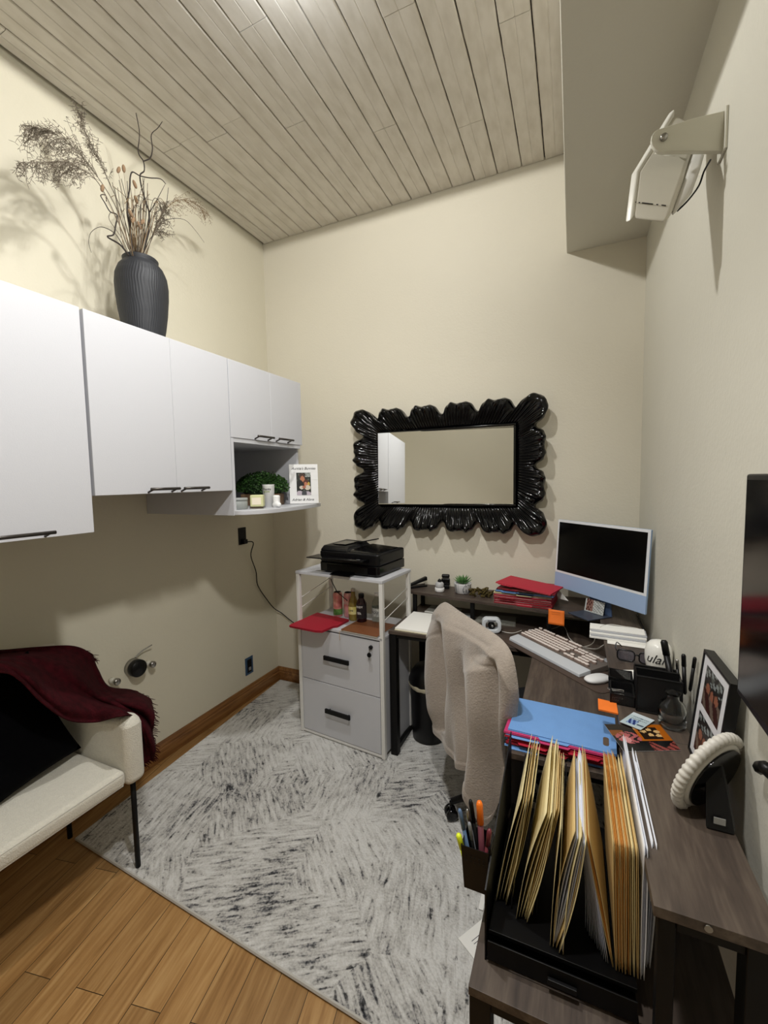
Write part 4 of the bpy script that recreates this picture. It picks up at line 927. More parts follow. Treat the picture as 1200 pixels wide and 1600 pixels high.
mk('jacket_body', bm, M_fleece, jk, True, world=True)

# ------------------------------------------------------------------ all-in-one computer on the riser
M_blue = mat('pale_blue_aluminium', '8FA6C4', .35); M_bez = mat('white_bezel_glass', 'E6E8EC', .25); M_scr = mat('dark_screen_glass', '020203', .22, spec=.3)
mc = Vector((.109, 2.249, 1.096)); my = -.8276; mtl = .0589
mrx = Vector((math.cos(my), math.sin(my), 0)); mn = Vector((math.sin(my), -math.cos(my), 0)); mu = Vector((0, 0, math.cos(mtl)))-mn*math.sin(mtl); mnn = mrx.cross(mu)
if mnn.dot(mn) < 0: mnn = -mnn
MM = Matrix(((mrx.x, mu.x, mnn.x, mc.x), (mrx.y, mu.y, mnn.y, mc.y), (mrx.z, mu.z, mnn.z, mc.z), (0, 0, 0, 1)))
mon = thing('desktop_computer', 'all-in-one computer with a black screen and pale blue chin in the desk corner', 'computer', (.13, 2.20, RZ_+.0005))
def Mb(name, x0, x1, y0, y1, z0, z1, m, bev=.0):
    bm = BM(); box(bm, x0, x1, y0, y1, z0, z1, MM); return mk(name, bm, m, mon, world=True, bevel=bev)
W2, H2 = .2735, .180
Mb('rear_shell', -W2, W2, -H2, H2, -.0115, -.0015, M_blue, .004)
Mb('front_glass', -W2+.001, W2-.001, -H2+.078, H2-.001, -.0015, .0, M_bez, .0008)
Mb('chin', -W2+.001, W2-.001, -H2+.001, -H2+.0775, -.0015, .0, mat('pale_blue_chin', '9DB4D6', .4), .0008)
Mb('screen', -W2+.014, W2-.014, -H2+.090, H2-.013, .0001, .0012, M_scr)
bm = BM(); box(bm, -.07, .07, -.165, -.06, -.030, -.0125, MM); mk('hinge', bm, M_blue, mon, world=True, bevel=.004)
bd = mn; sc = mc-mn*.03
bm = BM(); sp0 = Vector((sc.x, sc.y, RZ_)); 
hexa(bm, [sp0+mrx*a+bd*b_+Vector((0, 0, .001)) for a, b_ in ((-.065, .0), (.065, .0), (.065, -.008), (-.065, -.008))], [Vector((mc.x, mc.y, .99))+mrx*a-mn*c_ for a, c_ in ((-.06, .016), (.06, .016), (.06, .024), (-.06, .024))]); mk('stand_neck', bm, mat('stand_blue', '53678A', .35), mon, world=True, bevel=.002)
bm = BM(); hexa(bm, [sp0+mrx*a+bd*b_+Vector((0, 0, .0005)) for a, b_ in ((-.065, -.008), (.065, -.008), (.065, .135), (-.065, .135))], [sp0+mrx*a+bd*b_+Vector((0, 0, .0055)) for a, b_ in ((-.065, -.008), (.065, -.008), (.065, .135), (-.065, .135))]); mk('stand_foot', bm, mat('stand_slate', '3C4454', .35), mon, world=True, bevel=.0015)
# photo card leaning on the stand
t = thing('photo_card', 'small glossy card with dark figures leaning on the computer stand', 'card')
ca, cb = sp0+mrx*-.055+bd*.045+Vector((0, 0, .0075)), sp0+mrx*.045+bd*.03+Vector((0, 0, .0075))
t.matrix_basis = T(*ca); cu = (Vector((0, 0, 1))-bd*.18).normalized()
def cardc(u, v):
    if v < .1 or u < .05: return (.75, .77, .76)
    if u < .45: return (.28, .10, .08) if math.sin(u*40)*math.cos(v*17) > .1 else (.55, .42, .38)
    return (.55, .56, .55) if math.sin(u*33+v*29) > .3 else (.78, .79, .78)
painted('card_face', cardc, 14, 12, lambda u, v: (cb-ca)*u+cu*.062*v, t, thick=-.0008)
# ------------------------------------------------------------------ small things on the monitor shelf
R0 = RZ_+.0006
t = thing('stapler', 'black stapler at the free end of the monitor shelf', 'stapler', (-.872, 2.455, R0), .85)
bm = BM(); box(bm, -.062, .062, -.017, .017, 0, .009); mk('stapler_base', bm, M_blackp, t, bevel=.003)
bm = BM(); hexa(bm, [Vector(p) for p in ((-.060, -.013, .012), (-.060, .013, .012), (-.060, .013, .024), (-.060, -.013, .024))], [Vector(p) for p in ((.066, -.013, .038), (.066, .013, .038), (.064, .013, .062), (.064, -.013, .062))]); mk('stapler_arm', bm, M_blackp, t, bevel=.005, seg=3)
bm = BM(); box(bm, -.055, .05, -.007, .007, .009, .02); mk('staple_channel', bm, M_chrome, t, label='steel channel')
t = thing('correction_roller', 'small white round dispenser in front of the black stamp', 'dispenser', (-.715, 2.405, R0))
bm = BM(); lathe(bm, [(.025, 0), (.028, .004), (.028, .022), (.026, .024)], 24); mk('base_drum', bm, M_whitep, t, True)
bm = BM(); lathe(bm, [(.023, .025), (.025, .030), (.025, .048), (.018, .056), (.008, .058)], 24); mk('top_dome', bm, mat('silver_grey_plastic', 'B4B4B6', .3), t, True)
bm = BM(); lathe(bm, [(.010, .057), (.012, .062), (.010, .070), (.004, .076)], 14); mk('knob', bm, M_blackp, t, True)
t = thing('self_inking_stamp', 'black self-inking stamp standing behind the white dispenser', 'stamp', (-.70, 2.485, R0), .2)
bm = BM(); box(bm, -.022, .022, -.016, .016, 0, .022); mk('stamp_base', bm, M_blackp, t, bevel=.003)
bm = BM(); box(bm, -.026, .026, -.015, .015, .022, .064); mk('stamp_housing', bm, M_blackg, t, bevel=.006, seg=3)
bm = BM(); box(bm, -.024, .024, -.0135, .0135, .066, .088); mk('stamp_handle', bm, M_blackp, t, bevel=.008, seg=3)
t = thing('potted_succulent', 'green succulent in a white marbled pot on the monitor shelf', 'plant', (-.582, 2.43, R0))
bm = BM(); lathe(bm, [(.042, 0), (.046, .003), (.050, .055), (.0505, .058), (.046, .058), (.045, .048), (.001, .048)], 32); m_ = mat('marbled_ceramic', 'E6E6E8', .3); 
N = m_.node_tree.nodes; L = m_.node_tree.links; tc = N.new('ShaderNodeTexCoord'); n_ = N.new('ShaderNodeTexNoise'); n_.inputs['Scale'].default_value = 14; n_.inputs['Distortion'].default_value = 2.2; mp = N.new('ShaderNodeMapping'); mp.inputs['Scale'].default_value = (1, 1, .35); L.new(tc.outputs['Object'], mp.inputs[0]); L.new(mp.outputs[0], n_.inputs['Vector']); r_ = N.new('ShaderNodeValToRGB'); e = r_.color_ramp.elements; e[0].position = .46; e[0].color = lin('E8E8EA'); e[1].position = .56; e[1].color = lin('E8E8EA'); k = e.new(.5); k.color = lin('6E7278'); L.new(n_.outputs['Fac'], r_.inputs[0]); L.new(r_.outputs[0], m_.node_tree.nodes['Principled BSDF'].inputs['Base Color'])
mk('pot', bm, m_, t, True)
M_suc = mat('succulent_green', '5E8A4C', .5, col2='3E6A38', vscale=25)
rr = random.Random(9)
for ring, (nlf, ln, el) in enumerate(((9, .058, .35), (9, .055, .75), (7, .046, 1.1), (4, .034, 1.4))):
    for k in range(nlf):
        a = 2*PI*k/nlf+ring*.35+rr.uniform(-.1, .1); e_ = el+rr.uniform(-.12, .12); d = Vector((math.cos(a)*math.cos(e_), math.sin(a)*math.cos(e_), math.sin(e_))); s_ = Vector((-math.sin(a), math.cos(a), 0)); nn = d.cross(s_)
        bm = BM(); rows = []
        for q, (w_, tk) in enumerate(((.25, .3), (.8, 1), (1, 1), (.85, .9), (.5, .6), (.03, .1))):
            p = Vector((0, 0, .052))+d*ln*q/5+Vector((0, 0, .012*(q/5)**2*math.cos(e_))); rows.append([bm.verts.new(p+s_*.0085*w_*math.cos(x)+nn*.004*tk*math.sin(x)) for x in [PI*2*i/8 for i in range(8)]])
        for r0_, r1_ in zip(rows, rows[1:]):
            for i in range(8): bm.faces.new((r0_[i], r0_[(i+1) % 8], r1_[(i+1) % 8], r1_[i]))
        mk('leaf', bm, M_suc, t, True)
M_moss = mat('dried_moss', '5C4E22', .95, bump=1, bscale=150, col2='3A3014', vscale=60)
mo = thing('moss_clump', 'dried olive-brown moss clump between the succulent and the red folders', 'moss', (-.475, 2.40, R0))
bm = BM(); rr = random.Random(4)
for k in range(46):
    a, q = rr.uniform(0, 2*PI), rr.uniform(0, 1)**.5; p = Vector((.062*q*math.cos(a), .035*q*math.sin(a), .004+.028*(1-q*q)))
    pts = [p]; d = Vector((rr.uniform(-1, 1), rr.uniform(-1, 1), rr.uniform(-.1, 1))).normalized()
    for s in range(4): d = (d+Vector((rr.uniform(-.9, .9), rr.uniform(-.9, .9), rr.uniform(-.7, .5)))).normalized(); pts.append(pts[-1]+d*.010)
    for z in pts: z.z = max(z.z, .003)
    tube(bm, smoothpath(pts, 3), [.0045, .006, .0055, .006, .005, .006, .005, .0055, .005, .004, .004, .003, .002], 6)
mk('moss_strands', bm, M_moss, mo, True)
# red folders
def card_folder(label, M_, wd_, dp, th_, m_, group=None, tab=None, sheets=None, cat='folder', name='folder'):
    t = thing(name, label, cat, group=group); t.matrix_basis = M_
    bm = BM(); tb_ = tab if tab is not None else .5
    x0, x1 = wd_*tb_, min(wd_-.01, wd_*tb_+.085)
    prism(bm, [(0, 0), (x0, 0), (x0+.006, -.011), (x1-.006, -.011), (x1, 0), (wd_, 0), (wd_, dp), (0, dp)], 0, th_*.36)
    mk('back_cover', bm, m_, t)
    bm = BM(); prism(bm, [(.003, .004), (wd_-.003, .004), (wd_-.003, dp-.003), (.003, dp-.003)], th_*.38, th_*.62); mk('papers', bm, sheets or M_paper, t)
    bm = BM(); prism(bm, [(0, 0.002), (wd_, 0.002), (wd_, dp), (0, dp)], th_*.64, th_); mk('front_cover', bm, m_, t, bevel=.0004)
    return t
M_navy = mat('navy_folder_card', '1C2340', .6); M_blu2 = mat('blue_folder_card', '6E9BD4', .6, bump=.15, bscale=200, var=.05, vscale=20); M_mag = mat('magenta_folder_card', 'B93468', .6); M_blk2 = mat('charcoal_folder_card', '1A1A1E', .6); M_yel = mat('cream_edge_card', 'D9CFA0', .6); M_pinkp = mat('pink_paper', 'D8A0A8', .7)
z = R0; rr = random.Random(21)
names_ = [('red', M_red), ('red', M_redd), ('red', M_red), ('red', M_redd), ('red', M_red), ('cream-edged', M_yel), ('dark navy', M_navy), ('blue', M_blu2), ('charcoal', M_blk2), ('dark red', M_redd)]
order = ['lowest', 'second lowest', 'third from the bottom', 'fourth from the bottom', 'fifth from the bottom', 'sixth from the bottom', 'seventh from the bottom', 'eighth from the bottom', 'second from the top', 'next below the loose top one']
base0 = Vector((-.380, 2.285, 0))
for k, (cn, m_) in enumerate(names_):
    th_ = .0105 if k < 5 else (.004 if k == 5 else .006); a = math.radians(-5+rr.uniform(-1.2, 1.2)-(k > 5)*(k-5)*.9)
    card_folder('%s paper folder, %s in the pile beside the computer' % (cn, order[k]), T(base0.x+rr.uniform(-.004, .004)+(k > 5)*.004*(k-5), base0.y+rr.uniform(-.004, .004)+(k > 5)*.006, z) @ rz(a), .292, .22, th_, m_, 'folders piled on the monitor shelf', tab=rr.choice([.1, .4, .65])); z += th_+.0002
top_M = T(base0.x+.010, base0.y+.018, z+.002) @ rz(math.radians(-15)) @ Matrix.Rotation(math.radians(4), 4, 'Y')
card_folder('bright red folder lying askew on top of the folder pile beside the computer', T(base0.x+.008, base0.y+.012, z+.022) @ rz(math.radians(-17)) @ Matrix.Rotation(math.radians(4.3), 4, 'Y'), .292, .19, .006, M_redl, 'folders piled on the monitor shelf', tab=.05)
bm = BM(); a_, b2_, c_ = U(869, 917, 'y', 2.42), U(873, 935, 'y', 2.40), U(888, 939, 'y', 2.36); hexa(bm, [a_, b2_, c_], [p+Vector((.001, .001, 0)) for p in (a_, b2_, c_)]); props(mk('paper_scrap', bm, M_paper), 'white paper corner poking out between the red folders and the computer', 'paper')
# sticky note hanging from the shelf edge
M_or = mat('orange_sticky_paper', 'F07A28', .7, var=.06, vscale=30)
t = thing('sticky_note', 'orange sticky note hanging from the front edge of the monitor shelf', 'sticky note', (-.05, 2.21, .78))
a_, b2_ = U(857, 951.5, 'y', 2.216), U(882, 955, 'y', 2.208)
bm = BM(); grid(bm, lambda u, v: a_.lerp(b2_, u)+Vector((0, -.016*v*v, -.070*v)), 6, 6, .0006, (0, .0, 0) if False else (.1, 1, 0)); mk('note_sheet', bm, M_or, t, True, world=True)
bm = BM()
for k in range(3):
    v = .15+.13*k; q0 = a_.lerp(b2_, .2)+Vector((0, -.012*v*v-.0008, -.078*v)); q1 = a_.lerp(b2_, .75)+Vector((0, -.012*v*v-.0008, -.078*v)); tube(bm, [q0, q1], .0006, 4)
mk('handwriting', bm, mat('brown_ink', '8A4416', .7), t, world=True)

# ------------------------------------------------------------------ things on the desk top
D0 = DZ+.0006
pd1 = thing('paper_pad', 'thick cream-white paper pad at the cabinet end of the desk', 'paper pad', (-.855, 2.035, D0), -.02)
for k in range(4):
    pass
bm = BM(); prism(bm, [(0, 0), (.25, -.004), (.25, .30), (-.012, .30)], 0, .004); mk('lower_sheets', bm, mat('cream_paper', 'D9D2B4', .7), pd1)
bm = BM(); prism(bm, [(.001, .004), (.252, .0), (.250, .304), (-.008, .304)], .0044, .012); mk('upper_sheets', bm, M_paper, pd1)
t = thing('notepad', 'grey notepad under the free end of the monitor shelf', 'notepad', (-.80, 2.37, D0), .0)
bm = BM(); prism(bm, [(0, 0), (.20, -.02), (.20, .13), (.0, .14)], 0, .008); mk('pages', bm, mat('grey_recycled_paper', '9C9B93', .7), t)
bm = BM(); prism(bm, [(.0, .0), (.20, -.02), (.20, -.012), (0, .010)], .0082, .0092); mk('binding_strip', bm, M_paper, t)
t = thing('loose_paper', 'pale paper sheet on the desk just beside the jacket collar', 'paper', (-.60, 2.34, D0), .3)
bm = BM(); prism(bm, [(0, 0), (.10, 0), (.11, .09), (.01, .10)], 0, .0008); mk('sheet', bm, mat('pale_blue_paper', 'B9C0C2', .7), t)
t = thing('spiral_notebook', 'grey spiral notebook under the monitor shelf behind the tape dispenser', 'notebook', (-.49, 2.31, D0), .02)
bm = BM(); prism(bm, [(0, 0), (.22, 0), (.21, .14), (.02, .14)], 0, .010); mk('cover', bm, mat('grey_notebook_cover', '86857C', .6), t)
for k in range(10):
    bm = BM(); tube(bm, [Vector((.012+.022*k, .004+.006*math.cos(a), .006+.008*math.sin(a))) for a in [2*PI*i/10 for i in range(10)]], .0009, 5, close=True); mk('spiral_ring', bm, M_chrome, t, True)
t = thing('tape_dispenser', 'white and silver ring-shaped dispenser standing on the desk behind the chair', 'dispenser', (-.375, 2.19, D0), .25)
def rrect(w_, h_, r_, n=6):
    out = []
    for cx, cz, a0 in ((w_-r_, h_-r_, 0), (-w_+r_, h_-r_, 90), (-w_+r_, -h_+r_, 180), (w_-r_, -h_+r_, 270)):
        for k in range(n+1): a = math.radians(a0+90*k/n); out.append((cx+r_*math.cos(a), cz+r_*math.sin(a)))
    return out
bm = BM(); o1, o2 = rrect(.048, .038, .026), rrect(.030, .020, .014)
V0 = [[bm.verts.new((x, y_, z_+.039)) for x, z_ in o_] for o_ in (o1, o2) for y_ in (-.022, .022)]
n_ = len(o1)
for i in range(n_):
    j = (i+1) % n_
    bm.faces.new((V0[0][i], V0[0][j], V0[1][j], V0[1][i])); bm.faces.new((V0[2][j], V0[2][i], V0[3][i], V0[3][j])); bm.faces.new((V0[0][j], V0[0][i], V0[2][i], V0[2][j])); bm.faces.new((V0[1][i], V0[1][j], V0[3][j], V0[3][i]))
mk('ring_body', bm, mat('pearl_plastic', 'D5DADF', .25), t, bevel=.004)
bm = BM(); lathe(bm, [(.017, -.012), (.017, .012)], 20, T(0, 0, .036) @ Matrix.Rotation(PI/2, 4, 'X')); mk('tape_core', bm, M_black, t, True)
bm = BM(); lathe(bm, [(.006, .010), (.006, .016)], 12, T(.004, -.0, .036) @ Matrix.Rotation(PI/2, 4, 'X')); mk('hub', bm, M_chrome, t, True)
bm = BM(); box(bm, -.02, .02, -.0225, -.0222, .064, .068); mk('print_strip', bm, M_ink, t)
# cables
def cable(name, label, pts, r_, m_):
    bm = BM(); tube(bm, smoothpath(pts, 6), r_, 7); props(mk(name, bm, m_, None, True), label, 'cable')
M_wc = mat('white_cable', 'D9D6CE', .5)
dz = lambda x, y: U(x, y, 'z', DZ+.004)
kz = lambda x, y: U(x, y, 'z', DZ+.012)
cable('charging_cable', 'thin white cable from the ring-shaped dispenser to the keyboard', [dz(778, 984), dz(790, 988), dz(803, 989), dz(815, 985)], .0018, M_wc)
cable('charging_cable', 'white cable looping behind the keyboard below the hanging sticky note', [dz(826, 984), dz(850, 985), dz(868, 981), dz(878, 977), dz(884, 983), dz(889, 996), dz(900, 1006), kz(915, 1012), kz(932, 1014), kz(941, 1009), kz(947, 1005)], .0020, M_wc)
cable('charging_cable', 'short white cable hanging off the white paper stack to the keyboard', [U(930, 996, 'z', .80), U(928, 1003, 'z', .77), U(922, 1008, 'z', .74), kz(912, 1011)], .0018, M_wc)
rzp = lambda x, y, h=.004: U(x, y, 'z', RZ_+h)
cable('charging_cable', 'white cable lying across the top of the white paper stack', [rzp(937, 982, .032), rzp(941, 978, .034), rzp(955, 976, .032), rzp(975, 979, .03), rzp(995, 982, .028), rzp(1008, 987, .026)], .0020, M_wc)
cable('charging_cable', 'black cable behind the lower corner of the computer', [rzp(996, 962, .01), rzp(1001, 972), rzp(1006, 983)], .003, M_black)
# desk mat, keyboard, mouse
KM = T(-.283, 2.109, D0) @ rz(math.atan2(1.797-2.109, .034+.283))
M_mat = mat('brown_leather_mat', '4E4038', .6, bump=.2, bscale=200)
t = thing('desk_mat', 'dark brown desk mat under the keyboard and mouse', 'desk mat'); t.matrix_basis = KM
bm = BM(); pts = [(-.01, -.035), (.56, -.035)] ; 
mp_ = [(-.02, -.032)]+[(.545+.028*math.sin(a), -.004-.028*math.cos(a)) for a in [PI/2*i/6 for i in range(7)]]+[(.573, .035), (.30, .26), (-.02, .20)]
prism(bm, mp_, 0, .0022); mk('mat_sheet', bm, M_mat, t)
kb = thing('keyboard', 'full-size retro keyboard with round white keys and a silver wrist rest', 'keyboard'); kb.matrix_basis = KM @ T(0, 0, .0026)
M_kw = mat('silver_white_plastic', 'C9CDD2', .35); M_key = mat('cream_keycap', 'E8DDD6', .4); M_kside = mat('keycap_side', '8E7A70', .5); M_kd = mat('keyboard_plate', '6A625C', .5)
bm = BM(); hexa(bm, [Vector(p) for p in ((.012, 0, 0), (.445, 0, 0), (.445, .062, 0), (0, .062, 0), (0, .012, 0))], [Vector(p) for p in ((.014, .002, .012), (.443, .002, .012), (.443, .062, .019), (.002, .062, .019), (.002, .014, .012))]); mk('wrist_rest', bm, M_kw, kb, bevel=.002)
bm = BM(); hexa(bm, [Vector(p) for p in ((0, .064, 0), (.445, .064, 0), (.445, .205, 0), (0, .205, 0))], [Vector(p) for p in ((.001, .065, .017), (.444, .065, .017), (.444, .204, .027), (.001, .204, .027))]); mk('key_plate', bm, M_kd, kb, bevel=.002)
bm = BM(); hexa(bm, [Vector(p) for p in ((.40, .168, .0256), (.444, .168, .0256), (.444, .204, .0275), (.40, .204, .0275))], [Vector(p) for p in ((.40, .168, .0264), (.444, .168, .0264), (.444, .204, .0283), (.40, .204, .0283))]); mk('corner_panel', bm, M_kw, kb)
def keymesh(w_):
    bm = BM()
    def oval(w2, r_, z_): return [bm.verts.new((sx*w2+r_*math.cos(a), r_*math.sin(a), z_)) for sx, a in [((1 if math.cos(PI*2*i/16+.001) > 0 else -1), PI*2*i/16) for i in range(16)]]
    w2 = max(0, w_/2-.0068); rg = [oval(w2, .0078, 0), oval(w2, .0072, .009), oval(w2, .0066, .0112), oval(w2, .0035, .0106)]
    for a, c in zip(rg, rg[1:]):
        for i in range(16):
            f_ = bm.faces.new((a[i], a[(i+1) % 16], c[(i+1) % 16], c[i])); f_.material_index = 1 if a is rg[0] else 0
    bm.faces.new(rg[-1]); bmesh.ops.recalc_face_normals(bm, faces=bm.faces)
    me = bpy.data.meshes.new('key'); bm.to_mesh(me); bm.free(); me.materials.append(M_key); me.materials.append(M_kside)
    for p in me.polygons: p.use_smooth = True
    return me
KMS = {}
keys = []; pt = .0187; ym = [.078, .0985, .119, .1395, .160, .187]
def row(y, x, ws):
    for w_ in ws:
        if w_ > 0: keys.append((x+w_*pt/2, y, w_*pt))
        x += abs(w_)*pt
row(ym[0], .012, [1.25, 1.25, 1.25, 6.0, 1.25, 1.25, 1.25]); row(ym[1], .012, [2.2]+[1]*10+[2.3]); row(ym[2], .012, [1.7]+[1]*11+[2.0]); row(ym[3], .012, [1.5]+[1]*12+[1.3]); row(ym[4], .012, [1]*13+[1.8]); row(ym[5], .012, [1, -.8, 1, 1, 1, 1, -.5, 1, 1, 1, 1, -.5, 1, 1, 1, 1])
xn = .012+15.2*pt
row(ym[0], xn, [1, 1, 1]); row(ym[1], xn, [-1, 1, -1]); row(ym[3], xn, [1, 1, 1]); row(ym[4], xn, [1, 1, 1])
xq = xn+3.3*pt
row(ym[0], xq, [2, 1, 1]); row(ym[1], xq, [1, 1, 1]); row(ym[2], xq, [1, 1, 1, 1]); row(ym[3], xq, [1, 1, 1]); row(ym[4], xq, [1, 1, 1, 1])
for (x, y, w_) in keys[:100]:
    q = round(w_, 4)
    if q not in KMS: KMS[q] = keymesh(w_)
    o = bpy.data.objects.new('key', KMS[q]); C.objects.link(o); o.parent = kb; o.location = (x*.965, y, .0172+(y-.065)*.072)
t = thing('computer_mouse', 'white low-profile computer mouse on the desk mat beside the keyboard', 'mouse', (.098, 1.792, DZ+.003), math.radians(-50))
bm = BM(); bmesh.ops.create_uvsphere(bm, u_segments=28, v_segments=16, radius=1)
for v in bm.verts:
    x, y, z_ = v.co; sx = math.copysign(abs(x)**.8, x); sy = math.copysign(abs(y)**.85, y); v.co = Vector((sx*.030, sy*.054, .010+max(z_, -.5)*(.014 if z_ > 0 else .014)))
bm.transform(rz(.0)); mk('mouse_shell', bm, M_whitep, t, True)
bm = BM(); lathe(bm, [(.9, 0), (1, .004), (1, .006)], 24); bm.transform(Matrix.Diagonal((.028, .051, 1, 1))); mk('mouse_base', bm, M_kw, t, True)

# ------------------------------------------------------------------ side riser things
ps = thing('paper_stack', 'stack of white envelopes and sheets at the corner end of the side shelf', 'papers', (.18, 1.95, R0))
c0_ = U(921, 997, 'z', R0); ex_ = (U(1016, 1010, 'z', R0)-c0_).normalized(); ey_ = Vector((-ex_.y, ex_.x, 0)); zl = 0
PSM = lambda z_: Matrix(((ex_.x, ey_.x, 0, c0_.x), (ex_.y, ey_.y, 0, c0_.y), (0, 0, 1, z_), (0, 0, 0, 1)))
for k, (x0, x1, y0, y1, th_, m_) in enumerate(((.065, .200, -.035, .05, .002, M_paper), (0, .205, .0, .10, .008, M_paper), (.004, .200, .004, .10, .006, mat('grey_envelope', 'B4B6BC', .6)), (.0, .203, .012, .10, .007, M_paper), (.005, .205, .022, .10, .006, bpy.data.materials['grey_envelope']), (.0, .20, .03, .10, .005, M_paper))):
    bm = BM(); box(bm, x0, x1, y0, y1, zl, zl+th_-.0005, PSM(R0)); mk('envelope' if k else 'sheet', bm, m_, ps, world=True, bevel=.0008); zl += th_
# glasses
gl = thing('eyeglasses', 'black-framed eyeglasses lying open on the side shelf', 'glasses', (.217, 1.70, R0+.001), -.12)
M_gf = mat('black_acetate', '101013', .2)
for s in (-1, 1):
    o_ = [(s*.034+x, z_+.022) for x, z_ in rrect(.027, .019, .012, 5)]
    bm = BM(); tube(bm, [Vector((x, 0, z_)) for x, z_ in o_], .0026, 6, close=True); mk('rim', bm, M_gf, gl, True)
    bm = BM(); V_ = [bm.verts.new((x, 0, z_)) for x, z_ in o_]; W_ = [bm.verts.new((x, .0012, z_)) for x, z_ in o_]; bm.faces.new(V_); bm.faces.new(list(reversed(W_)))
    for i in range(len(V_)): bm.faces.new((V_[i], V_[(i+1) % len(V_)], W_[(i+1) % len(V_)], W_[i]))
    mk('lens', bm, mat('smoky_lens', 'C4C4D4', .03, trans=.95, ior=1.3), gl)
    bm = BM(); tube(bm, smoothpath([(s*.064, .001, .035), (s*.068, .03, .034), (s*.066, .10, .030), (s*.05, .13, .006)], 5), .0020, 6); mk('temple_arm', bm, M_gf, gl, True)
bm = BM(); tube(bm, smoothpath([(-.008, 0, .026), (0, -.001, .030), (.008, 0, .026)], 4), .0028, 6); mk('bridge', bm, M_gf, gl, True)
# mug
mg = thing('mug', 'rounded white mug with black cursive lettering behind the mesh organiser', 'mug', (.276, 1.665, R0))
bm = BM(); lathe(bm, [(.028, 0), (.036, .012), (.041, .04), (.041, .065), (.036, .088), (.026, .100), (.010, .106)], 36); mk('mug_body', bm, mat('glazed_white', 'E9E8E2', .25), mg, True)
text('cursive_lettering', 'ular', .042, rz(-.38), M_ink, mg, shear=.4, bend=bendc(.0415, .050))
# paper slip
sl = thing('note_card', 'white note card with thin lines beside the glasses', 'card', tuple(U(962, 1047, 'z', R0)))
q_ = [U(962, 1047, 'z', R0), U(999, 1047, 'z', R0), U(1000, 1060, 'z', R0), U(996, 1085, 'z', R0), U(984, 1068, 'z', R0)]
bm = BM(); hexa(bm, q_, [p+Vector((0, 0, .0006)) for p in q_]); mk('card_sheet', bm, M_paper, sl, world=True)
bm = BM()
for k in range(3):
    a_ = U(974+3*k, 1051+2.4*k, 'z', R0+.0008); b2_ = U(990+2*k, 1051+2.4*k, 'z', R0+.0008); tube(bm, [a_, b2_], .0005, 4)
mk('printed_lines', bm, M_ink, sl, world=True)
# mesh organiser
m, N, L, B = nm('black_wire_mesh'); B.inputs['Base Color'].default_value = lin('0E0E10'); B.inputs['Roughness'].default_value = .5
tc = N.new('ShaderNodeTexCoord'); vo = N.new('ShaderNodeTexChecker'); vo.inputs['Scale'].default_value = 420; L.new(tc.outputs['Object'], vo.inputs['Vector']); tr = N.new('ShaderNodeBsdfTransparent'); ms_ = N.new('ShaderNodeMixShader'); mt_ = N.new('ShaderNodeMath'); mt_.operation = 'MULTIPLY'; mt_.inputs[1].default_value = .75; L.new(vo.outputs['Fac'], mt_.inputs[0]); L.new(mt_.outputs[0], ms_.inputs[0]); L.new(B.outputs[0], ms_.inputs[1]); L.new(tr.outputs[0], ms_.inputs[2]); L.new(ms_.outputs[0], N['Material Output'].inputs[0]); M_mesh = m
og = thing('mesh_organiser', 'black wire mesh desk organiser with compartments on the side shelf', 'desk organiser', (.195, 1.40, R0), -.06)
def meshbox(x0, x1, y0, y1, h, par=og, name='compartment', floor_=True):
    bm = BM()
    for a in ((x0, x1, y0, y0+.001), (x0, x1, y1-.001, y1), (x0, x0+.001, y0, y1), (x1-.001, x1, y0, y1)): box(bm, a[0], a[1], a[2], a[3], .002, h)
    box(bm, x0, x1, y0, y1, 0, .0015); c_ = mk(name, bm, M_mesh, par)
    bm = BM()
    for z_, r_ in ((.003, .002), (h, .0028)): tube(bm, [Vector(p) for p in ((x0, y0, z_), (x1, y0, z_), (x1, y1, z_), (x0, y1, z_))], r_, 6, close=True)
    for p in ((x0, y0), (x1, y0), (x1, y1), (x0, y1)): tube(bm, [Vector((*p, .003)), Vector((*p, h))], .0022, 6)
    mk('wire_rim', bm, M_black, c_); return c_
meshbox(-.018, .088, -.055, .005, .103, name='tall_compartment'); meshbox(-.018, .088, .008, .060, .090, name='tall_compartment')
meshbox(-.082, -.022, -.040, .05, .030, name='low_compartment'); meshbox(-.085, -.022, .052, .12, .040, name='low_compartment')
rr = random.Random(31)
for k in range(5):
    bm = BM(); c_ = Vector((.195-.055+rr.uniform(-.018, .018), 1.40+rr.uniform(-.03, .03), R0+.006+.004*k)); tube(bm, [c_+Vector((.010*math.cos(a)*(1+.3*k%2), .004*math.sin(a), .001*math.sin(3*a))) for a in [2*PI*i/12 for i in range(12)]], .0006, 5, close=True)
    props(mk('paper_clip', bm, M_chrome, None, True), 'tiny silver paper clip in the low compartment of the mesh organiser', 'paper clip', 'paper clips in the mesh organiser')
def pen(label, p0, p1, r_, m_, capm=None, cat='pen', name='pen'):
    t = thing(name, label, cat, tuple(p0)); d = (p1-p0)
    bm = BM(); tube(bm, [p0, p0+d*.05, p0+d*.70], [r_*.5, r_, r_], 10); mk('barrel', bm, m_, t, True, world=True)
    bm = BM(); tube(bm, [p0+d*.70, p0+d*.96, p1], [r_*1.12, r_*1.12, r_*.7], 10); mk('cap', bm, capm or m_, t, True, world=True)
pen('thick black marker leaning up out of the organiser in front of the mug', U(1052, 1080, 'y', 1.42), U(1037, 1000, 'y', 1.46), .0085, M_blackp, cat='marker', name='marker')
pen('upright black pen in the organiser beside the marker', U(1070, 1085, 'y', 1.40), U(1068, 1022, 'y', 1.41), .0052, M_blackp)
pen('slanting black pen at the wall side of the organiser', U(1078, 1080, 'y', 1.38), U(1086, 1027, 'y', 1.37), .0042, M_blackp)
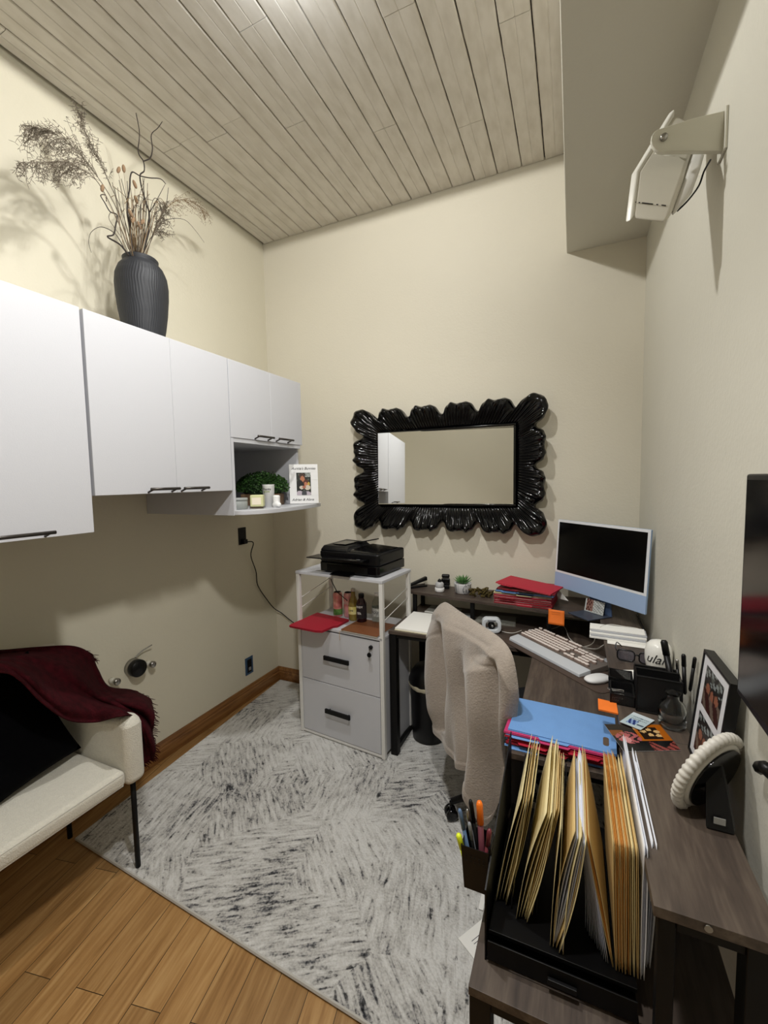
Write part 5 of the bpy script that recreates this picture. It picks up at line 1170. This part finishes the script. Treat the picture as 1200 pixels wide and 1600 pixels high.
pen('black pen standing just behind the upright pen', U(1060, 1080, 'y', 1.42), U(1058, 1030, 'y', 1.43), .004, M_blackp, M_chrome)
# glass bottle
jr = thing('glass_bottle', 'small clear glass bottle in front of the mesh organiser', 'bottle', (.250, 1.298, R0))
m, N, L, B = nm('clear_glass'); B.inputs['Transmission Weight'].default_value = 1; B.inputs['Roughness'].default_value = .02; B.inputs['IOR'].default_value = 1.35; B.inputs['Base Color'].default_value = (.93, .95, .95, 1)
bm = BM(); lathe(bm, [(.018, 0), (.025, .002), (.026, .010), (.026, .038), (.022, .050), (.012, .058), (.0115, .068), (.015, .074), (.0135, .074), (.010, .067), (.0105, .059), (.020, .049), (.0235, .038), (.0235, .008), (.001, .006)], 36); bm.transform(Matrix.Scale(1.25, 4)); mk('bottle_glass', bm, m, jr, True)
# orange note pad
t = thing('sticky_note_pad', 'pad of orange sticky notes beside the blue folders', 'sticky notes')
q_ = [U(933, 1093, 'z', R0), U(963, 1100, 'z', R0), U(966, 1117, 'z', R0), U(935, 1110, 'z', R0)]; q_[0].x += .002
t.matrix_basis = T(*((q_[0]+q_[2])/2)); bm = BM(); hexa(bm, q_, [p+Vector((0, 0, .004)) for p in q_])
mk('note_sheets', bm, M_or, t, world=True)
# ID card, photo print
t = thing('printed_card', 'white folded card with blue print lying beside the orange note pad', 'card')
q_ = [U(968, 1128, 'z', R0+.004), U(1001, 1141, 'z', R0+.004), U(1023, 1126, 'z', R0+.004), U(990, 1113, 'z', R0+.004)]; t.matrix_basis = T(*q_[0])
def idc(u, v):
    c = (.68, .74, .76)
    if v > .8 and 0 < u < 1: c = (.78, .82, .84)
    if .2 < u < .62 and .15 < v < .5: c = (.10, .18, .42) if math.sin(u*31+v*17) > -.2 else (.5, .6, .75)
    if (.55 < v < .62 or .7 < v < .75) and .2 < u < .9 and math.sin(u*90) > -.3: c = (.25, .3, .36)
    if .65 < u < .95 and .2 < v < .28: c = (.3, .35, .4)
    return c
painted('card_print', idc, 26, 20, lambda u, v: (q_[0].lerp(q_[1], u)).lerp(q_[3].lerp(q_[2], u), v)-q_[0]+Vector((0, 0, .001)), t, thick=-.0008)
t = thing('photo_print', 'glossy colour photo print with orange and pink shapes on the side shelf', 'photograph')
g_ = [U(975, 1175, 'z', R0), U(1064, 1173, 'z', R0), U(1031, 1133, 'z', R0), U(944, 1132, 'z', R0)]; t.matrix_basis = T(*g_[0])
def coll(u, v):
    c = (.03, .035, .05)
    if u < .25 and v > .55: c = (.45, .25, .08)
    if u < .55 and v > .75: c = (.09, .05, .03)
    if u > .45 and v > .35: c = (.62, .33, .05)
    if .52 < u < .88 and .42 < v < .88: c = (.12, .07, .04)
    for (a, b_) in ((.5, .85), (.6, .72), (.72, .78), (.7, .58), (.82, .55), (.84, .70)):
        if ell(u, v, a, b_, .05, .06): c = (.75, .62, .42)
    if ell(u, v, .26, .48, .22, .22) and math.sin(u*40+3*math.sin(v*19)) > -.5: c = (.62, .32, .33)
    if ell(u, v, .2, .42, .08, .12): c = (.75, .5, .5)
    if u > .55 and v < .22+.1*math.sin(u*14): c = (.50, .24, .22) if math.sin(u*50+v*30) > -.3 else (.25, .10, .09)
    return c
painted('glossy_print', coll, 46, 34, lambda u, v: (g_[0].lerp(g_[1], u)).lerp(g_[3].lerp(g_[2], u), v)-g_[0]+Vector((0, 0, .0012)), t, rough=.2, thick=-.0008)
# leaning double photo frame
pf = thing('portrait_frame', 'black box frame with two portrait photos leaning on the wall', 'picture frame')
A0, B0, Tt = U(1077, 1152, 'z', R0), U(1131, 1243, 'z', R0), None
A0.x, B0.x = .272, .262; A0 = Vector((.268, 1.262, R0)); 
exf = Vector((0, -1, 0)); ezf = Vector((.10, 0, 1)).normalized(); nf_ = Vector((-1, 0, .10)).normalized()
A0 = UP(1077, 1152, Vector((.262, 1.25, R0)), nf_); A0.z = R0+.001
At = UP(1095, 1011, Vector((.262, 1.25, R0)), nf_); Ab = UP(1134, 1070, Vector((.262, 1.25, R0)), nf_)
fwid = abs(Ab.y-At.y); fhei = (At-A0).length
exf = Vector((0, -1, 0)); Mpf = Matrix(((exf.x, ezf.x, nf_.x, A0.x), (exf.y, ezf.y, nf_.y, (A0.y+At.y)/2), (exf.z, ezf.z, nf_.z, A0.z), (0, 0, 0, 1)))
pf.matrix_basis = Mpf
def Bx(name, x0, x1, z0, z1, d0, d1, m_, bev=0):
    bm = BM(); box(bm, x0, x1, z0, z1, d0, d1); return mk(name, bm, m_, pf, bevel=bev)
bm = BM(); r_ = .006
for a in ((0, fwid, fhei-r_, fhei), (0, fwid, 0, r_), (0, r_, r_, fhei-r_), (fwid-r_, fwid, r_, fhei-r_)): box(bm, a[0], a[1], a[2], a[3], -.020, .0)
mk('box_frame', bm, M_blackp, pf); Bx('mount_board', r_, fwid-r_, r_, fhei-r_, -.014, -.003, mat('mount_white', 'D6D6DA', .5))
def portrait(seed):
    def f(u, v):
        c = (.05, .05, .045) if math.sin(u*17+seed)+math.cos(v*13+seed*2) < .9 else (.30, .32, .30)
        if v > .62 and math.sin(u*19+seed)*math.cos(v*23+u*9) > .2: c = (.50, .53, .53)
        if seed > 1 and u > .72 and .2 < v < .7: c = (.22, .42, .50)
        if v < .45: c = (.20, .07, .06) if math.sin(u*13+v*9+seed*3) > -.3 else (.40, .34, .3)
        for (a, b_) in ((.25, .52), (.5, .46), (.74, .5)):
            if ell(u, v, a, b_+.05, .15, .14): c = (.07, .04, .03)
            if ell(u, v, a, b_, .11, .12): c = (.55, .34, .26)
        return c
    return f
for k, (z0, z1) in enumerate(((fhei*.53, fhei*.90), (fhei*.09, fhei*.46))):
    painted('portrait_photo', portrait(1.7*k+.6), 22, 22, (lambda z0, z1: lambda u, v: Vector((fwid*(.17+.64*u), z0+(z1-z0)*v, -.0024)))(z0, z1), pf)
# round white-rimmed tabletop mirror
rg = thing('vanity_mirror', 'round tabletop mirror with a beaded white rim tilted against the wall', 'mirror', (.27, .98, R0))
rc_ = U(1106, 1206, 'y', 1.0); vd = (rc_-CAM).normalized(); e1_ = (RR*93+UU*105).normalized(); e1_ = (e1_-vd*e1_.dot(vd)).normalized(); perp_ = vd.cross(e1_).normalized()
e2_ = (vd*.96+perp_*.28).normalized(); nr_ = e1_.cross(e2_).normalized()
if nr_.x > 0: nr_ = -nr_
dist_ = (rc_-CAM).dot(FW); Rg = 70/F*dist_*.93
bm = BM(); nseg = 220
pts_ = [rc_+(e1_*math.cos(2*PI*i/nseg)+e2_*math.sin(2*PI*i/nseg))*Rg for i in range(nseg)]
tube(bm, pts_, [.0098*(1+.12*math.sin(2*PI*i/nseg*44)) for i in range(nseg)], 14, close=True); mk('beaded_rim', bm, mat('off_white_resin', 'CFCBC2', .4), rg, True, world=True)
bm = BM(); tube(bm, [rc_+nr_*-.006+(e1_*math.cos(2*PI*i/80)+e2_*math.sin(2*PI*i/80))*(Rg-.014) for i in range(80)], .007, 10, close=True); mk('inner_rim', bm, bpy.data.materials['off_white_resin'], rg, True, world=True)
bm = BM(); ring_ = [rc_-nr_*.010+(e1_*math.cos(2*PI*i/60)+e2_*math.sin(2*PI*i/60))*(Rg-.016) for i in range(60)]; hexa(bm, ring_, [p-nr_*.006 for p in ring_]); mk('mirror_back', bm, M_blackg, rg, world=True)
sb = [U(1117, 1302, 'z', R0), U(1146, 1290, 'z', R0)]
bm = BM(); b0_ = Vector((.258, .945, R0)); hexa(bm, [Vector((.238, .930, R0)), Vector((.282, .930, R0)), Vector((.290, .952, R0)), Vector((.246, .952, R0))], [Vector((.245, .985, .945)), Vector((.272, .985, .945)), Vector((.278, 1.0, .945)), Vector((.250, 1.0, .945))]); mk('stand', bm, M_blackp, rg, world=True, bevel=.003, label='black slab stand')
bm = BM(); box(bm, .250, .268, .9305, .9325, R0+.014, R0+.026, Matrix.Identity(4)); mk('sticker', bm, mat('grey_sticker', '9A9A96', .5), rg, world=True)

# ------------------------------------------------------------------ blue folder pile on the desk wing
zl = DZ+.001; rr = random.Random(77)
lay = [('pale blue', M_blu2), ('charcoal', M_blk2), ('dark red', M_redd), ('blue', M_blu2), ('red', M_redl), ('navy', M_navy), ('red', M_red), ('pale blue', M_blu2), ('magenta', M_mag)]
ordn = ['lowest', 'second lowest', 'third from the bottom', 'fourth from the bottom', 'fifth from the bottom', 'sixth from the bottom', 'seventh from the bottom', 'eighth from the bottom', 'just under the top one']
for k, (cn, m_) in enumerate(lay):
    a = math.radians(rr.uniform(-2.0, 1.5)-1.5); th_ = .0042
    card_folder('%s paper folder, %s in the pile on the desk wing' % (cn, ordn[k]), T(-.170+rr.uniform(-.010, .004), 1.250+rr.uniform(-.006, .012)+.001*k, zl) @ rz(a), .285, .205, th_, m_, 'folders piled on the desk wing', tab=[.05, .5, .3, .62, .1, .35, .6, .05, .35][k]); zl += th_+.0002
tp = card_folder('broad pale blue folder with a rounded slot, topmost of the pile on the desk wing', T(-.168, 1.266, zl) @ rz(math.radians(-3.2)), .288, .20, .004, M_blu2, 'folders piled on the desk wing', tab=.3)
bm = BM(); prism(bm, [(x+.262, y+.055) for x, y in rrect(.0075, .022, .007, 4)], .0041, .0044); mk('thumb_slot', bm, mat('slot_shadow_brown', '5A4A3C', .8), tp)

# ------------------------------------------------------------------ file sorter on the lower shelf
LZ = .5405
M_sor = mat('black_metal_sorter', '050506', .4, spec=.25)
so = thing('file_sorter', 'black metal file sorter tray standing on the low desk shelf', 'file sorter', (0, .98, LZ))
def So(name, x0, x1, y0, y1, z0, z1, m_=M_sor, bev=.001):
    bm = BM(); box(bm, x0, x1, y0, y1, z0, z1); return mk(name, bm, m_, so, world=True, bevel=bev)
So('tray_base', -.146, .119, .792, 1.17, LZ, LZ+.006); So('tray_deck', -.142, .117, .80, 1.165, .590, .598)
bm = BM(); hexa(bm, [Vector(p) for p in ((-.148, .79, LZ), (-.148, 1.17, LZ), (-.148, 1.17, .80), (-.148, .79, .69))], [Vector(p) for p in ((-.145, .79, LZ), (-.145, 1.17, LZ), (-.145, 1.17, .80), (-.145, .79, .69))]); mk('side_panel', bm, M_sor, so, world=True)
So('drawer_front', -.142, .116, .786, .790, LZ+.008, .588)
So('drawer_pull', -.03, .02, .778, .785, .560, .570, M_blackp)
for x in (-.105, -.055, -.005, .045, .095):
    bm = BM(); tube(bm, smoothpath([(x, 1.15, .60), (x, 1.15, .74), (x, 1.10, .76), (x, .90, .66), (x, .86, .60)], 5), .0016, 6); mk('wire_divider', bm, M_black, so, True, world=True)
FB = lambda px, py: U(px, py, 'z', .602)
FT = lambda px, py: U(px, py, 'z', .850)
M_man = mat('manila_card', 'E2D3A2', .65, bump=.1, bscale=200, var=.05, vscale=20); M_man2 = mat('dark_manila_card', 'CFB47C', .65, bump=.1, bscale=200, var=.06, vscale=20); M_orm = mat('orange_manila_card', 'C98A3C', .65, var=.12, vscale=30); M_wf = mat('white_folder_card', 'E6E8EE', .5); M_wp2 = mat('blueish_white_paper', 'D4D8E6', .7)
fgrp = 'folders standing in the file sorter'
def leaf(bm, Bp, Tp, bow=0, curl=0, ext=0, ntop=0):
    """one sheet standing in the sorter from its bottom near corner Bp to its far top corner Tp"""
    zb, zt = Bp.z, Tp.z
    def f(u, v):
        x = Bp.x+(Tp.x-Bp.x)*v+bow*math.sin(PI*v)*(1-u*.6)+curl*(1-u)**3*(1-v)**2
        y = Bp.y+(Tp.y-Bp.y)*u-ext*(1-u)*(1-v)
        return Vector((x, y, zb+(zt-zb)*v+ntop*(1 if v >= .999 and .55 < u < .8 else 0)))
    grid(bm, f, 16, 10, .0006)
def sfolder(label, B_, T_, m_, gap=.007, pages=2, pm=None, bow=.004, curl=0, ext=0, h=0, group=fgrp, name='file_folder', cat='folder'):
    Bp, Tp = FB(*B_), FT(*T_); Tp.z += h
    t = thing(name, label, cat, (Bp.x, (Bp.y+Tp.y)/2, Bp.z), group=group)
    bm = BM(); leaf(bm, Bp, Tp+Vector((-gap/2, 0, 0)), -bow, -curl, ext, .008); mk('front_flap', bm, m_, t, True, world=True)
    bm = BM(); leaf(bm, Bp+Vector((.0012, 0, 0)), Tp+Vector((gap/2, -.004, -.004)), bow, curl, ext*.6); mk('back_flap', bm, m_, t, True, world=True)
    for k in range(pages):
        q = (k+1)/(pages+1)-.5; bm = BM(); leaf(bm, Bp+Vector((.0006, .004+.002*k, .002)), Tp+Vector((gap*q, -.006, -.012-.004*(k % 3))), bow*2*q, curl*2*q, ext*.8*(1-k*.1)); mk('page', bm, pm or M_paper, t, True, world=True)
    return t
sfolder('manila folder at the outer end of the sorter, leaning farthest towards the rug', (782, 1410), (834, 1147), M_man, .010, 2, M_man, .007, .010, .0)
sfolder('manila folder second from the outer end, in the first bunch', (790, 1408), (838, 1152), M_man2, .005, 2, M_man, .003, -.002)
sfolder('manila folder third from the outer end, last of the first bunch', (798, 1401), (842, 1158), M_man, .005, 1, M_man, .003, -.004)
sfolder('manila folder opening the second bunch in the sorter', (814, 1438), (867, 1150), M_man, .011, 3, M_man, .010, .010)
sfolder('manila folder in the middle of the second bunch', (820, 1436), (871, 1155), M_man, .005, 2, M_man2, .004, 0)
sfolder('manila folder closing the second bunch in the sorter', (828, 1428), (876, 1172), M_man2, .004, 2, M_man, .003, -.004)
sfolder('thin manila folder standing alone between the second and third bunches', (861, 1478), (881, 1176), M_man, .002, 0, None, .003, .002)
sfolder('manila folder bulging with white pages in the middle of the sorter', (866, 1480), (902, 1172), M_man2, .012, 4, M_wp2, .010, .002)
sfolder('manila folder just beside the bulging middle one', (876, 1490), (908, 1168), M_man, .008, 3, M_wp2, .005, -.004)
def sstack(name, label, Bs, Ts, m_, cat, n):
    b0, b1 = FB(*Bs[0]), FB(*Bs[1]); t0, t1 = FT(*Ts[0]), FT(*Ts[1]); t = thing(name, label, cat, tuple((b0+b1)/2), group=None)
    for k in range(n):
        q = k/(n-1); bm = BM(); leaf(bm, b0.lerp(b1, q)+Vector((0, rnd.uniform(-.003, .003), 0)), t0.lerp(t1, q)+Vector((0, rnd.uniform(-.004, .004), rnd.uniform(-.004, .004))), .003, -.004*(1-q), 0); mk('page', bm, m_, t, True, world=True)
sstack('document_bundle', 'bundle of bluish white pages curling out beside the big brown envelope', [(918, 1452), (950, 1508)], [(903, 1178), (907, 1172)], M_wp2, 'papers', 12)
sfolder('big brown envelope folder leaning across behind the white page bundle', (957, 1511), (911, 1164), M_man2, .005, 2, M_orm, .002, 0)
for k in range(8):
    sfolder('worn orange-brown folder number %s counted from the brown envelope' % ['one', 'two', 'three', 'four', 'five', 'six', 'seven', 'eight'][k], (962+2.4*k, 1516+1.0*k), (943+2.2*k, 1172+2*(k % 3)), M_orm if k % 3 else M_man2, .0018, 1, M_man, .001, .002*(k % 2), -.003*(k % 3))
for k in range(3):
    sfolder('manila folder %s the orange-brown bunch and the white folders' % ['first between', 'second between', 'third between'][k], (984+6*k, 1523+3*k), (962+4*k, 1182-3*k), M_man2 if k != 1 else M_man, .002, 1, M_man, .001, 0)
sfolder('white folder with a crumpled top, nearest the orange-brown bunch', (1003, 1531), (975, 1152), M_wf, .004, 3, M_wp2, .002, .002, h=.008)
w2 = sfolder('white folder with a blue stripe, innermost in the sorter', (1012, 1512), (990, 1168), M_wf, .006, 2, M_wp2, .004, .002)
bm = BM(); Bp, Tp = FB(1012, 1512), FT(990, 1168)
grid(bm, lambda u, v: Vector((Tp.x+.0052, Bp.y+(Tp.y-Bp.y)*(.05+.55*u), .818+.012*v)), 6, 2, .0006, (1, 0, 0)); mk('blue_stripe', bm, mat('royal_blue_print', '2A3E9A', .5), w2, world=True)
# pen cup on the sorter side
pcn = thing('pen_cup', 'small black perforated pen cup hooked on the side of the file sorter', 'pen cup', (-.178, .872, .620))
bm = BM()
o_o, o_i = [(-.030, -.030), (.028, -.030), (.028, .030), (-.030, .030)], [(-.0285, -.0285), (.0265, -.0285), (.0265, .0285), (-.0285, .0285)]
def tp_(p, s): return (p[0]*s, p[1]*s)
A_ = [bm.verts.new((*tp_(p, .82), 0)) for p in o_o]; B2 = [bm.verts.new((*p, .10)) for p in o_o]; C2 = [bm.verts.new((*p, .10)) for p in o_i]; D2 = [bm.verts.new((*tp_(p, .82), .003)) for p in o_i]
bm.faces.new(A_)
for a, c in ((A_, B2), (B2, C2), (C2, D2)):
    for i in range(4): bm.faces.new((a[i], a[(i+1) % 4], c[(i+1) % 4], c[i]))
bm.faces.new(D2); mk('cup_body', bm, M_blackp, pcn)
bm = BM()
for i in range(5):
    for j in range(2): lathe(bm, [(.0016, 0), (.0016, .0006)], 6, T(-.018+.009*i, -.0305, .080-.010*j) @ Matrix.Rotation(PI/2, 4, 'X'))
mk('perforations', bm, mat('hole_dark', '000000', .9), pcn)
bm = BM(); box(bm, .026, .032, -.02, .02, .06, .104); mk('hook', bm, M_blackp, pcn)
def inp(dx, dy): return Vector((-.178+dx, .872+dy, .632))
def top_(px, py, y): return U(px, py, 'y', y)
M_clear = mat('clear_pen_plastic', '8A8F94', .2)
pen('yellow highlighter sticking out of the pen cup', inp(-.012, -.016), top_(716, 1303, .85), .0055, mat('neon_yellow', 'DDEB2A', .4), cat='highlighter', name='highlighter')
pen('blue-grey pen leaning in the pen cup', inp(-.010, .0), top_(718, 1264, .875), .0042, mat('blue_grey_pen', '5C7494', .3))
pen('silver ballpoint pen in the pen cup', inp(.0, .006), top_(730, 1264, .88), .0038, M_clear, M_chrome)
pen('black pen rising highest in the pen cup', inp(.004, .012), top_(735, 1250, .885), .0045, M_blackp)
pen('thin dark pen with clear cap in the pen cup', inp(.002, -.004), top_(733, 1285, .865), .0036, M_blackp, M_clear)
pen('orange-capped marker in the pen cup', inp(.010, .006), top_(749, 1252, .885), .0065, mat('plum_marker', '6E3A44', .35), mat('orange_cap', 'F0781E', .35), cat='marker', name='marker')
pen('dark red translucent pen in the pen cup', inp(.014, -.012), top_(765, 1296, .86), .0048, mat('wine_pen', '6A2A34', .25))
# papers beside the sorter and a box below
t = thing('loose_paper', 'printed white sheet lying on the rug beside the low shelf', 'paper', (-.319, 1.25, .0145), math.radians(-33))
bm = BM(); prism(bm, [(0, 0), (.215, 0), (.215, .28), (0, .28)], 0, .001); mk('sheet', bm, M_paper, t)
bm = BM()
for k in range(9): box(bm, .03+.010*k, .0322+.010*k, .03, .075+.02*(k % 3), .0011, .0014)
mk('printed_lines', bm, mat('grey_print_ink', '6A6A70', .7), t)
props(mk('loose_paper', (lambda b: (box(b, -.278, -.262, 1.37, 1.50, .0158, .017), b)[1])(BM()), M_paper), 'narrow strip of white paper on the rug under the pen cup', 'paper')
t = thing('storage_box', 'white box on the floor under the low desk shelf', 'box', (.02, .98, .0135))
bm = BM(); box(bm, -.12, .16, -.16, .14, 0, .20); mk('box_body', bm, M_white, t, bevel=.004)
